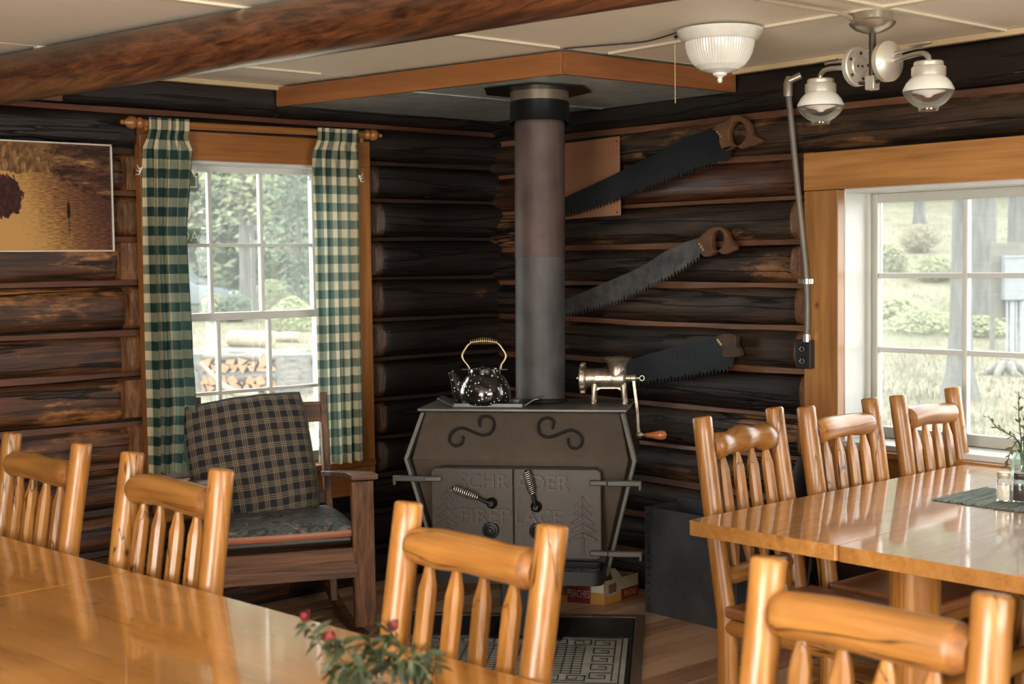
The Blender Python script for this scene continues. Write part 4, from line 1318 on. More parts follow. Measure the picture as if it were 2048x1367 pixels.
# ---- stove pipe
pb, pt = sw((0.035, 0.275, TOPZ+0.011)), Vector((-0.745, -1.135, 2.204))
sp = thing('stove_pipe', 'tall dark stove pipe with black collar rising from stove to ceiling shield', 'stove pipe', pb)
ax_ = pt-pb
def pp_(q): return ax_*q
def pipe_mat(name, c0, c1):
    t = NT(name)
    c = t.coords(scale=(1, 1, 1))
    n1 = t.noise(c, 5, 5, 0.6)
    n2 = t.noise(t.n('Mapping', {0: c, 3: (14, 14, 1.2)}).outputs[0], 1, 5, 0.65)
    t.bsdf(t.ramp(t.math('ADD', t.math('MULTIPLY', n1, 0.6), t.math('MULTIPLY', n2, 0.4)), [(0.35, c0), (0.62, c1)]), 0.58, 0.2, bump=n2, bump_s=0.05)
    return t.m
MT['pipe_up'] = pipe_mat('pipe_heat_brown', (0.034, 0.022, 0.018), (0.095, 0.062, 0.050))
MT['pipe_low'] = pipe_mat('pipe_grey_black', (0.024, 0.024, 0.025), (0.085, 0.080, 0.074))
MB().tube([pp_(0.0), pp_(0.46), pp_(0.468)], [0.101, 0.101, 0.103], 40, caps=False).build('lower_section', MT['pipe_low'], sp, smooth=40)
MB().tube([pp_(0.462), pp_(0.47), pp_(0.885), pp_(0.89), pp_(0.90)], [0.1035, 0.1025, 0.1025, 0.104, 0.101], 40, caps=False).build('upper_section', MT['pipe_up'], sp, smooth=40)
MB().tube([pp_(0.0), pp_(0.006), pp_(0.012)], [0.112, 0.110, 0.103], 40, caps=False).build('base_ring', MT['stove_dark'], sp, smooth=40)
sect_c = []
MB().tube([pp_(0.895), pp_(0.90), pp_(0.962)], [0.124, 0.122, 0.122], 40, caps=False).build('black_collar', MT['iron_black'], sp, smooth=40)
MB().tube([pp_(0.955), pp_(0.995)], [0.120, 0.120], 40, caps=False).build('tin_collar', plain('collar_tin', (0.22, 0.18, 0.13), 0.4, 0.6, var=0.3, scale=6), sp, smooth=40)
fl_ = MB().prism([(0.245*cos(2*pi*i/7+0.3)*(1+0.12*sin(i*5)), 0.245*sin(2*pi*i/7+0.3)*(1+0.12*sin(i*5))) for i in range(7)], pp_(0.997), (1, 0, 0), (0, 1, 0), (0, 0, 0.003))
fl_.build('ceiling_flange', MT['iron_black'], sp, smooth=0)

# ---- griddle tray under the kettle
TZ = TOPZ+0.0115
tr = thing('griddle_tray', 'thin dark steel tray with turned-up ends under the kettle', 'tray', sw((-0.155, 0.115, TZ)), STH)
b = MB()
prof = [(-0.195, 0.030), (-0.185, 0.026), (-0.125, 0.003), (-0.12, 0.001), (0.155, 0.001), (0.160, 0.003), (0.195, 0.026), (0.215, 0.030)]
V = []
for (x, z) in prof:
    wv = 0.085 if abs(x) < 0.16 else 0.055
    V += [(x, -wv, z), (x, wv, z), (x, wv, z+0.005), (x, -wv, z+0.005)]
Fc = [(3, 2, 1, 0)]+[(i*4+j, i*4+(j+1) % 4, i*4+4+(j+1) % 4, i*4+4+j) for i in range(len(prof)-1) for j in range(4)]+[tuple((len(prof)-1)*4+j for j in range(4))]
b.add(V, Fc).build('plate', MT['iron_top'], tr, bevel=0.001, smooth=0)
b = MB()
for s in (-1, 1): b.bar((-0.12, s*0.083, 0.010), (0.155, s*0.083, 0.010), 0.004, 0.012)
b.build('raised_edge', MT['iron_top'], tr, bevel=0.001)

# ---- kettle
kt = thing('kettle', 'black speckled enamel kettle with brass wire handle on stove', 'kettle', sw((-0.165, 0.115, TZ+0.0062)), STH)
KP = [(0.0, 0.0), (0.088, 0.0), (0.097, 0.006), (0.104, 0.030), (0.102, 0.058), (0.094, 0.085), (0.080, 0.108), (0.066, 0.120), (0.062, 0.122), (0.062, 0.126), (0.05, 0.126)]
MB().lathe(KP, 40).build('body', MT['speckle'], kt, smooth=50)
ld_ = MB().lathe([(0.058, 0.126), (0.060, 0.128), (0.058, 0.140), (0.052, 0.141), (0.050, 0.132), (0.02, 0.130), (0.010, 0.131), (0.009, 0.140), (0.014, 0.146), (0.010, 0.151), (0.0, 0.152)], 32).build('lid', MT['speckle'], kt, smooth=45)
pts = [(-0.080, 0, 0.018), (-0.102, 0, 0.052), (-0.115, 0, 0.085), (-0.128, 0, 0.112), (-0.138, 0, 0.128)]
MB().tube(pts, [0.042, 0.034, 0.024, 0.017, 0.013], 18, up=(0, 1, 0)).build('spout', MT['speckle'], kt, smooth=50)
hp = [(-0.060, 0, 0.140), (-0.068, 0, 0.155), (-0.086, 0, 0.178), (-0.089, 0, 0.196), (-0.076, 0, 0.220), (-0.057, 0, 0.242), (-0.03, 0, 0.249), (0.0, 0, 0.251), (0.03, 0, 0.249), (0.055, 0, 0.242), (0.074, 0, 0.220), (0.087, 0, 0.196), (0.084, 0, 0.178), (0.070, 0, 0.158), (0.066, 0, 0.140)]
hd_ = MB().tube(smooth_path([Vector(p) for p in hp], 4), 0.0042, 8).build('bail_handle', MT['brass'], kt, smooth=60)
pts = []
for i in range(14*10+1):
    q = i/140
    x = -0.056+0.112*q
    zc = 0.252-0.9*(x*x)*2.2
    r_ = 0.0075+0.0055*sin(pi*q)
    pts.append((x, r_*cos(q*14*2*pi), zc+r_*sin(q*14*2*pi)))
MB().tube(pts, 0.0022, 6).build('wire_coil', MT['brass'], hd_, smooth=60)
b = MB()
for s in (-1, 1):
    b.bar((s*0.062, 0, 0.108), (s*0.064, 0, 0.146), 0.010, 0.004, up=(1, 0, 0)).bar((s*0.056, 0, 0.138), (s*0.092, 0, 0.138), 0.004, 0.004)
b.build('handle_lug', MT['iron_black'], kt)

# ---- meat grinder
GZ = TOPZ+0.0115
mg = thing('meat_grinder', 'old tinned cast iron meat grinder with wooden crank handle on stove corner', 'meat grinder', sw((0.295, 0.235, GZ)), STH)
RX = Matrix.Rotation(rad(90), 3, 'Y')
MB().lathe([(0.0, -0.068), (0.034, -0.068), (0.038, -0.066), (0.040, 0.0), (0.041, 0.05), (0.042, 0.085), (0.034, 0.092), (0.018, 0.094), (0.014, 0.095), (0.014, 0.112), (0.0, 0.113)], 28, (0, 0, 0.100), RX).build('barrel', MT['cast'], mg, smooth=45)
MB().lathe([(0.040, 0.100), (0.038, 0.122), (0.036, 0.140), (0.040, 0.156), (0.050, 0.172), (0.060, 0.178), (0.062, 0.182), (0.060, 0.184), (0.054, 0.182), (0.044, 0.172), (0.030, 0.160), (0.0, 0.150)], 28, (0.058, 0, 0)).build('hopper', MT['cast'], mg, smooth=45)
rg_ = MB().lathe([(0.030, -0.092), (0.052, -0.092), (0.056, -0.088), (0.056, -0.070), (0.051, -0.066), (0.034, -0.066)], 28, (0, 0, 0.100), RX)
for k in range(10):
    a = 2*pi*k/10
    rg_.box((-0.079, 0.057*cos(a), 0.100+0.057*sin(a)), (0.018, 0.012, 0.010), Matrix.Rotation(a, 3, 'X'))
rg_.build('ring_nut', MT['cast'], mg, bevel=0.001, smooth=40)
MB().lathe([(0.0, -0.106), (0.005, -0.105), (0.006, -0.090), (0.030, -0.088), (0.030, -0.080)], 16, (0, 0, 0.100), RX).build('plate_screw', MT['pewter'], mg, smooth=40)
b = MB()
for (x, lean) in ((-0.030, -0.006), (0.083, 0.006)):
    for s in (-1, 1):
        b.tube([(x, s*0.020, 0.080), (x+lean*0.5, s*0.030, 0.050), (x+lean, s*0.036, 0.012), (x+lean, s*0.038, 0.004), (x+lean, s*0.038, 0.0)], [0.014, 0.010, 0.008, 0.010, 0.010], 12)
b.build('legs', MT['cast'], mg, smooth=50).name = 'leg_frame'
arch = [(-0.030, 0.066), (0.083, 0.066), (0.083, 0.035), (0.076, 0.050), (0.060, 0.058), (-0.005, 0.058), (-0.022, 0.050), (-0.030, 0.035)]
MB().prism(arch, (0, -0.024, 0), (1, 0, 0), (0, 0, 1), (0, 0.048, 0)).build('arched_web', MT['cast'], mg, bevel=0.002)
me = text_mesh('10', 0.045, 0.068, 0.135, 0.147, 0.002)
b = MB().box((0.005, -0.0395, 0.103), (0.066, 0.004, 0.020))
b.build('maker_plate', MT['cast'], mg, bevel=0.0015)
bpy.data.meshes.remove(me)
cr_ = MB()
cr_.lathe([(0.013, 0.112), (0.015, 0.113), (0.015, 0.132), (0.013, 0.134), (0.0, 0.134)], 18, (0, 0, 0.100), RX)
cp = [(0.124, 0, 0.100), (0.127, -0.002, 0.075), (0.131, -0.003, 0.04), (0.136, -0.004, 0.0), (0.140, -0.004, -0.05), (0.143, -0.004, -0.105), (0.147, -0.004, -0.122)]
cr_.tube(smooth_path([Vector(p) for p in cp], 3), 1.0, sect=[(-0.006, -0.009), (0.006, -0.009), (0.006, 0.009), (-0.006, 0.009)])
cr_.lathe([(0.0, -0.012), (0.012, -0.012), (0.015, -0.004), (0.015, 0.008), (0.010, 0.014), (0.006, 0.020), (0.006, 0.026)], 16, (0.145, -0.004, -0.128), RX)
crank = cr_.build('crank', MT['cast'], mg, bevel=0.001, smooth=45)
MB().lathe([(0.006, 0.024), (0.009, 0.026), (0.010, 0.036), (0.014, 0.058), (0.019, 0.080), (0.020, 0.092), (0.016, 0.104), (0.008, 0.110), (0.0, 0.111)], 20, (0.145, -0.004, -0.128), RX).build('wooden_grip', MT['handle_wood'], crank, smooth=50)
b = MB().tube([(0.134, 0, 0.100), (0.150, 0, 0.100)], 0.0035, 8)
b.tube([(0.158+0.009*cos(2*pi*i/14), 0, 0.100+0.010*sin(2*pi*i/14)) for i in range(14)], 0.0018, 6, closed=True)
b.build('thumb_screw', MT['pewter'], crank, smooth=50)

# ================================================================== RIGHT WALL OBJECTS
# ---- painted tin panel
pX = -0.075
tp_ = thing('tin_panel', 'plain copper-brown metal sheet nailed to log wall behind the top saw', 'panel', (pX, -0.75, 1.89))
MB().box((0, 0, 0), (0.006, 0.375, 0.357), Matrix.Rotation(rad(-1.0), 3, 'X')).build('sheet', MT['panel_copper'], tp_, bevel=0.002, smooth=0)
for (y, z) in ((0.17, 0.16), (-0.17, 0.16), (0.17, -0.16), (-0.17, -0.16)):
    MB().lathe([(0.004, 0), (0.003, 0.002), (0, 0.003)], 10, (-0.003, y, z), Matrix.Rotation(rad(-90), 3, 'Y')).build('nail', MT['iron_black'], tp_)

# ---- three old crosscut saws
def px_poly(P, s, ox, oy, X): 
    return [atX(ox+x/s, oy+y/s, X) for (x, y) in P]
def saw(label, top, bot, handle, hole, s, ox, oy, blade_mt, handle_mt, nteeth, text=None, X=-0.098):
    o0 = atX(ox+bot[len(bot)//2][0]/s, oy+bot[len(bot)//2][1]/s, X)
    t = thing('crosscut_saw', label, 'saw', o0, 0, 'old crosscut saws hung on the log wall')
    T = [p-o0 for p in px_poly(top, s, ox, oy, X)]
    B = [p-o0 for p in px_poly(bot, s, ox, oy, X)]
    Bs = smooth_path(B, 12)
    # resample evenly and cut teeth
    Ls = [0.0]
    for i in range(1, len(Bs)): Ls.append(Ls[-1]+(Bs[i]-Bs[i-1]).length)
    def at(d):
        d = max(0, min(Ls[-1], d))
        for i in range(1, len(Ls)):
            if Ls[i] >= d:
                q = (d-Ls[i-1])/max(1e-6, Ls[i]-Ls[i-1])
                return Bs[i-1].lerp(Bs[i], q)
        return Bs[-1]
    n_ = nteeth
    pol = [(p.y, p.z) for p in T]            # top from toe to heel
    edge_ = []
    for k in range(n_):
        d0 = Ls[-1]*k/n_
        w_ = Ls[-1]/n_
        p0, p1, p2 = at(d0), at(d0+0.30*w_), at(d0+0.62*w_)
        gul = 0.016
        gul2 = 0.026 if k % 4 == 3 else gul
        edge_ += [(p0.y, p0.z+gul), ((p0.y+p1.y)/2, (p0.z+p1.z)/2+0.002), (p1.y, p1.z), (p2.y, p2.z+gul2)]
    pol = pol + edge_[::-1]
    # triangulated thin plate
    bm = bmesh.new()
    f0 = [bm.verts.new((-0.0015, a, c)) for (a, c) in pol]
    fc = bm.faces.new(f0)
    ret = bmesh.ops.extrude_face_region(bm, geom=[fc])
    vs2 = [e for e in ret['geom'] if isinstance(e, bmesh.types.BMVert)]
    bmesh.ops.translate(bm, verts=vs2, vec=(0.003, 0, 0))
    bmesh.ops.recalc_face_normals(bm, faces=bm.faces)
    bmesh.ops.triangulate(bm, faces=bm.faces)
    me = bpy.data.meshes.new('blade'); bm.to_mesh(me); bm.free()
    mesh_obj('blade', me, MT[blade_mt], t)
    # handle: solid outline with a finger hole
    Hp = smooth_path([p-o0 for p in px_poly(handle+[handle[0]], s, ox, oy, X)], 4)[:-1]
    cu = bpy.data.curves.new('h', 'CURVE'); cu.dimensions = '2D'; cu.fill_mode = 'BOTH'; cu.extrude = 0.012; cu.bevel_depth = 0.003; cu.bevel_resolution = 1
    def spl(pts):
        sp_ = cu.splines.new('POLY'); sp_.points.add(len(pts)-1)
        for q, (a, c) in zip(sp_.points, pts): q.co = (a, c, 0, 1)
        sp_.use_cyclic_u = True
    spl([(p.y, p.z) for p in Hp])
    if hole:
        hc = atX(ox+hole[0]/s, oy+hole[1]/s, X)-o0
        ang = rad(hole[4])
        k_ = 1/s/2772*5.9*1.25
        ra, rb = hole[2]*k_*1.15, hole[3]*k_*0.82
        pts = []
        for i in range(24):
            a = 2*pi*i/24
            u_, v_ = ra*cos(a), rb*sin(a)
            pts.append((hc.y+u_*cos(ang)-v_*sin(ang), hc.z+u_*sin(ang)+v_*cos(ang)))
        spl(pts)
    ho = bpy.data.objects.new('h', cu); COL.objects.link(ho)
    me = bpy.data.meshes.new_from_object(ho.evaluated_get(bpy.context.evaluated_depsgraph_get()))
    bpy.data.objects.remove(ho); bpy.data.curves.remove(cu)
    for v in me.vertices: v.co = (-v.co.z, v.co.x, v.co.y)
    me.flip_normals()
    hd = mesh_obj('handle', me, MT[handle_mt], t)
    for k in range(3):
        q = Hp[0].lerp(Hp[-6], 0.2+0.3*k)
        c_ = sum((Vector(p) for p in Hp), Vector())/len(Hp)
        q = q.lerp(c_, 0.18)
        MB().lathe([(0.007, 0), (0.006, 0.003), (0, 0.004)], 12, (-0.015, q.y, q.z), Matrix.Rotation(rad(-90), 3, 'Y')).build('rivet', MT['brass'], hd)
    return t, o0
saw('long crosscut saw with blackened blade, topmost on the log wall', [(60, 715), (300, 605), (560, 480), (960, 285), (1100, 205), (1320, 125), (1420, 240), (1435, 330), (1400, 405)],
    [(60, 870), (400, 770), (800, 622), (1100, 505), (1330, 430)],
    [(1300, 150), (1345, 110), (1400, 95), (1450, 55), (1510, 52), (1570, 105), (1600, 195), (1670, 240), (1620, 275), (1565, 285), (1520, 300), (1470, 275), (1420, 310), (1378, 312), (1352, 250), (1350, 190)],
    (1490, 185, 62, 95, 18), 3.938, 1100, 220, 'saw_black', 'rust', 46)
saw('worn grey crosscut saw, hung between two other saws', [(-60, 690), (200, 570), (600, 398), (720, 340), (870, 240), (1020, 168), (1150, 130), (1190, 220), (1165, 270)],
    [(-60, 790), (90, 745), (500, 640), (800, 500), (1000, 395), (1150, 290)],
    [(1120, 165), (1180, 110), (1235, 65), (1300, 55), (1345, 85), (1375, 150), (1418, 212), (1380, 240), (1330, 256), (1285, 232), (1240, 262), (1185, 272), (1165, 220)],
    (1288, 155, 45, 82, 20), 3.798, 1100, 440, 'saw_grey', 'rust', 52)
t3, o3 = saw('dark stamped crosscut saw, lowest on the wall behind the meat grinder', [(330, 1140), (600, 1062), (900, 972), (1060, 930), (1290, 880), (1390, 1000), (1400, 1060), (1380, 1130)],
    [(330, 1300), (580, 1268), (900, 1228), (1200, 1178), (1370, 1150)],
    [(1270, 890), (1330, 865), (1400, 868), (1425, 900), (1420, 945), (1445, 985), (1452, 1025), (1400, 1035), (1335, 1034), (1328, 980), (1300, 930)],
    None, 3.798, 1100, 440, 'saw_black', 'rust_dark', 40)
# stamped letters on the lowest saw blade
pa, pb_ = atX(1100+925/3.798, 440+1062/3.798, -0.1)-o3, atX(1100+1105/3.798, 440+965/3.798, -0.1)-o3
me = text_mesh('PRUSI', 0, abs(pb_.y-pa.y), 0, 0.045, 0.0006)
mesh_obj('stamped_letters', me, MT['groove'], t3, loc=(pa.x, pa.y, pa.z+0.006), rot=(0, 0, -pi/2)).rotation_euler = (rad(0), rad(0), -pi/2)

# ---- conduit, clamp and outlet box
cX = -0.095
c0, c1, c2 = atX(1576, 178, cX), atX(1613, 560, cX), atX(1614, 683, cX)
cn = thing('electrical_conduit', 'thin grey metal conduit running down log wall to the outlet', 'conduit', (cX, c2.y, c2.z))
off = Vector((cX, c2.y, c2.z))
MB().tube([p-off for p in smooth_path([c0, c0.lerp(c1, 0.5), c1, c2], 5)], 0.0125, 14).build('pipe', MT['conduit'], cn, smooth=50)
b = MB().tube([c0-off+Vector((0, 0, -0.03)), c0-off+Vector((0, 0, 0.02)), c0-off+Vector((0.01, 0, 0.045))], [0.019, 0.019, 0.016], 14)
b.tube([c0-off+Vector((0, 0.0, 0.03)), c0-off+Vector((0.02, -0.05, 0.05))], 0.014, 12)
b.build('elbow_fitting', MT['nickel'], cn, smooth=40)
MB().tube([c2-off+Vector((0, 0, 0.0)), c2-off+Vector((0, 0, 0.03))], [0.017, 0.017], 14).build('connector', MT['nickel'], cn, smooth=40)
b = MB().box(c1-off+Vector((0.012, 0.012, -0.005)), (0.006, 0.075, 0.022)).tube([c1-off+Vector((0, -0.0, -0.016)), c1-off+Vector((0, 0, 0.006))], 0.0145, 14)
b.build('clamp', MT['chrome'], cn, bevel=0.001)
ob = atX(1606, 708, -0.10)
ou = thing('outlet_box', 'small black double outlet box on log wall at conduit end', 'outlet', (-0.075, ob.y, ob.z))
MB().box((0, 0, 0), (0.055, 0.074, 0.114)).build('box', MT['outlet'], ou, bevel=0.004, smooth=0)
for z in (0.024, -0.024):
    fa = MB().lathe([(0.0165, 0), (0.0165, 0.003), (0.014, 0.004), (0, 0.004)], 20, (-0.0275, 0, z), Matrix.Rotation(rad(-90), 3, 'Y')).build('receptacle', MT['iron_black'], ou, smooth=40)
    b = MB()
    for y in (-0.006, 0.006): b.box((-0.0318, y, z+0.003), (0.001, 0.0022, 0.010))
    b.tube([(-0.0318, 0.012*cos(a_), z+0.012*sin(a_)) for a_ in [pi+pi*i/10 for i in range(11)]], 0.0010, 6)
    b.build('slots', MT['pewter'], fa).name = 'slot_rim'

# ---- black wood box
wb = thing('wood_box', 'open black painted wooden firewood box with riveted metal edges', 'box', (-0.295, -1.285, 0), 0)
bw, bd, bh = 0.22, 0.50, 0.455        # depth in x, length along -y
b = MB()
b.box((0.008, -bd/2, bh/2), (0.016, bd, bh)).build('front_side', MT['blackbox'], wb, bevel=0.002, smooth=0)
MB().box((bw-0.008, -bd/2, bh/2+0.01), (0.016, bd, bh+0.02)).build('rear_side', MT['blackbox'], wb, bevel=0.002, smooth=0)
MB().box((bw/2, -0.008, bh/2), (bw-0.032, 0.016, bh)).build('end_side', MT['blackbox'], wb, bevel=0.002, smooth=0)
MB().box((bw/2, -bd+0.008, bh/2), (bw-0.032, 0.016, bh)).build('end_side', MT['blackbox'], wb, bevel=0.002, smooth=0)
MB().box((bw/2, -bd/2, 0.02), (bw-0.034, bd-0.034, 0.014)).build('bottom', MT['blackbox'], wb, smooth=0)
es = MB().box((-0.0015, -0.018, bh/2), (0.003, 0.038, bh+0.004)).box((0.018, 0.0015, bh/2), (0.038, 0.003, bh+0.004)).build('edge_strip', MT['boxtin'], wb, bevel=0.001, smooth=0)
rv_me = MB().lathe([(0.0045, 0), (0.0035, 0.002), (0, 0.003)], 8, (0, 0, 0), Matrix.Rotation(rad(-90), 3, 'Y')).mesh('rivet', MT['iron_black'])
for i in range(13):
    o = bpy.data.objects.new('rivet', rv_me); COL.objects.link(o); o.parent = es; o.location = (-0.003, -0.020, 0.03+i*0.033)

# ---- fruit carton on the floor
co = thing('fruit_carton', 'torn open printed peach carton lying on floor below stove', 'carton', (-0.345, -1.085, 0), rad(12))
cl_, cw_, ch = 0.20, 0.24, 0.075
# two printed faces: one towards -x... one towards -y
def card_panel(nm, p0, p1, h0, h1, mt, par, th=0.003, inset=0):
    p0, p1 = Vector(p0), Vector(p1)
    d = (p1-p0).normalized()
    nrm = Vector((d.y, -d.x, 0))
    V = [p0, p1, p1+Vector((0, 0, h1)), p0+Vector((0, 0, h0))]
    V2 = [v-nrm*th for v in V]
    return MB().add(V+V2, [(0, 1, 2, 3), (7, 6, 5, 4), (0, 4, 5, 1), (1, 5, 6, 2), (2, 6, 7, 3), (3, 7, 4, 0)]).build(nm, MT[mt], par, smooth=0)
A, Bc, Cc, Dc = Vector((-0.06, 0.26, 0)), Vector((0, 0, 0)), Vector((0.25, -0.02, 0)), Vector((0.20, 0.25, 0))
fa = card_panel('long_side', A, Bc, 0.115, 0.105, 'card_red', co)
fb = card_panel('short_side', Bc, Cc, 0.105, 0.100, 'card', co)
card_panel('long_side', Cc, Dc, 0.10, 0.10, 'card_in', co)
card_panel('short_side', Dc, A, 0.10, 0.10, 'card_in', co)
MB().add([A, Bc, Cc, Dc, A+Vector((0, 0, 0.003)), Bc+Vector((0, 0, 0.003)), Cc+Vector((0, 0, 0.003)), Dc+Vector((0, 0, 0.003))], [(3, 2, 1, 0), (4, 5, 6, 7), (0, 1, 5, 4), (1, 2, 6, 5), (2, 3, 7, 6), (3, 0, 4, 7)]).build('bottom', MT['card_in'], co, smooth=0)
dAB = (Bc-A).normalized(); nAB = Vector((dAB.y, -dAB.x, 0))
def patch(p, d, nrm, x0, x1, z0, z1, mt, par, nm='printed_patch', lift=0.0008):
    o = p+nrm*lift
    V = [o+d*x0+Vector((0, 0, z0)), o+d*x1+Vector((0, 0, z0)), o+d*x1+Vector((0, 0, z1)), o+d*x0+Vector((0, 0, z1))]
    V2 = [v-nrm*0.0006 for v in V]
    return MB().add(V+V2, [(0, 1, 2, 3), (7, 6, 5, 4), (0, 4, 5, 1), (1, 5, 6, 2), (2, 6, 7, 3), (3, 7, 4, 0)]).build(nm, MT[mt], par, smooth=0)
patch(A, dAB, nAB, 0.20, 0.266, 0.0, 0.104, 'card_yellow', fa)
patch(A, dAB, nAB, 0.205, 0.262, 0.052, 0.102, 'paper', fa, lift=0.0014)
patch(A, dAB, nAB, 0.0, 0.09, 0.0, 0.028, 'card_yellow', fa)
patch(A, dAB, nAB, 0.0, 0.085, 0.03, 0.112, 'card_in', fa)
me = text_mesh('PEACHES', 0.0, 0.105, 0, 0.032, 0.0008)
mesh_obj('print_lettering', me, MT['card'], fa, loc=A+dAB*0.092+nAB*0.0012+Vector((0, 0, 0.026)), rot=(0, 0, atan2(dAB.y, dAB.x)))
dBC = (Cc-Bc).normalized(); nBC = Vector((dBC.y, -dBC.x, 0))
patch(Bc, dBC, nBC, 0.0, 0.12, 0.0, 0.034, 'card_yellow', fb)
patch(Bc, dBC, nBC, 0.12, 0.249, 0.0, 0.048, 'card_red', fb)
patch(Bc, dBC, nBC, 0.03, 0.085, 0.045, 0.085, 'card_in', fb)
me = text_mesh('PEACHES', 0.0, 0.090, 0, 0.026, 0.0008)
mesh_obj('print_lettering', me, MT['card_yellow'], fb, loc=Bc+dBC*0.142+nBC*0.0012+Vector((0, 0, 0.012)), rot=(0, 0, atan2(dBC.y, dBC.x)))
MB().add([A+Vector((0, 0, 0.113)), A+dAB*0.08+Vector((0, 0, 0.113)), A+dAB*0.09+Vector((-0.03, -0.01, 0.15)), A+Vector((-0.05, 0.02, 0.16))], [(0, 1, 2, 3)]).build('torn_flap', MT['card'], co, smooth=0)
MB().add([Bc+dBC*0.06+Vector((0, 0, 0.10)), Bc+dBC*0.13+Vector((0, 0, 0.10)), Bc+dBC*0.12+Vector((0, 0.03, 0.14)), Bc+dBC*0.08+Vector((0, 0.03, 0.145))], [(0, 1, 2, 3)]).build('torn_flap', MT['card'], co, smooth=0)

# ---- fire extinguisher on the floor by the wall
fe = thing('fire_extinguisher', 'red fire extinguisher standing by log wall behind log chairs', 'fire extinguisher', (-0.19, -1.985, 0))
MB().lathe([(0.0, 0), (0.052, 0.0), (0.056, 0.006), (0.056, 0.30), (0.050, 0.335), (0.030, 0.36), (0.020, 0.365), (0.020, 0.38)], 24).build('cylinder', MT['red'], fe, smooth=45)
MB().lathe([(0.0565, 0.12), (0.0565, 0.23)], 10, a0=rad(170), a1=rad(270)).build('instruction_label', MT['paper'], fe)
MB().box((0, 0, 0.395), (0.035, 0.035, 0.04)).bar((-0.02, 0, 0.42), (-0.11, 0.0, 0.43), 0.018, 0.01).bar((-0.02, 0, 0.40), (-0.10, 0, 0.385), 0.016, 0.008).build('valve_lever', MT['iron_black'], fe, bevel=0.002)
MB().tube([(0.02, 0, 0.395), (0.03, -0.07, 0.38), (0.0, -0.085, 0.30), (-0.02, -0.075, 0.18), (-0.02, -0.072, 0.12)], [0.008, 0.008, 0.008, 0.010, 0.014], 10).build('hose', MT['black_rubber'], fe, smooth=50)

# ---- iron hearth shovel leaning on the wall
fs = thing('hearth_shovel', 'black iron hearth shovel leaning upright on log wall beside wood box', 'shovel', (-0.16, -1.885, 0), rad(8))
MB().tube([(0, 0, 0.02), (0.03, -0.03, 0.25), (0.055, -0.055, 0.50)], 0.008, 10).build('shaft', MT['iron_black'], fs, smooth=50)
V = []
for (q, w_, dpt) in ((0.0, 0.012, 0.0), (0.15, 0.045, 0.006), (0.6, 0.052, 0.010), (1.0, 0.045, 0.004)):
    c = Vector((0.055, -0.055, 0.49)).lerp(Vector((0.075, -0.105, 0.71)), q)
    V += [c+Vector((-0.01-dpt, -w_, 0)), c+Vector((0, 0, 0)), c+Vector((-0.01-dpt, w_, 0)), c+Vector((0.004, 0, 0))]
Fc = [(0, 1, 2, 3)]+[(i*4+j, i*4+(j+1) % 4, i*4+4+(j+1) % 4, i*4+4+j) for i in range(3) for j in range(4)]+[(15, 14, 13, 12)]
MB().add(V, Fc).build('blade', MT['iron_black'], fs, smooth=50)
MB().tube([(0, 0, 0.0), (0, 0, 0.02), (0.004, -0.004, 0.07)], [0.010, 0.014, 0.011], 12).build('grip', MT['rust_dark'], fs, smooth=50)

# ================================================================== LEFT WALL OBJECTS
# ---- curtain rod with turned finials
rodY, rodZ0, rodZ1 = -0.135, 2.088, 2.098
rd = thing('curtain_rod', 'turned wooden curtain rod with rounded finials above window', 'curtain rod', (0, 0, 0))
MB().tube([(-2.01, rodY, rodZ0), (-0.905, rodY, rodZ1)], 0.0155, 16).build('pole', MT['casing_x'], rd, smooth=50)
for s, x, z in ((-1, -2.01, rodZ0), (1, -0.905, rodZ1)):
    MB().lathe([(0.0155, -0.01), (0.022, 0.0), (0.024, 0.008), (0.020, 0.016), (0.017, 0.020), (0.024, 0.028), (0.027, 0.042), (0.022, 0.056), (0.012, 0.066), (0.008, 0.074), (0.011, 0.080), (0.008, 0.088), (0.0, 0.090)], 20, (x, rodY, z), Matrix.Rotation(rad(90*s), 3, 'Y')).build('finial', MT['casing_x'], rd, smooth=50)
for x in (-1.985, -0.925):
    MB().bar((x, -0.06, 2.06), (x, rodY, 2.075), 0.02, 0.03).build('bracket', MT['casing_x'], rd, bevel=0.003)

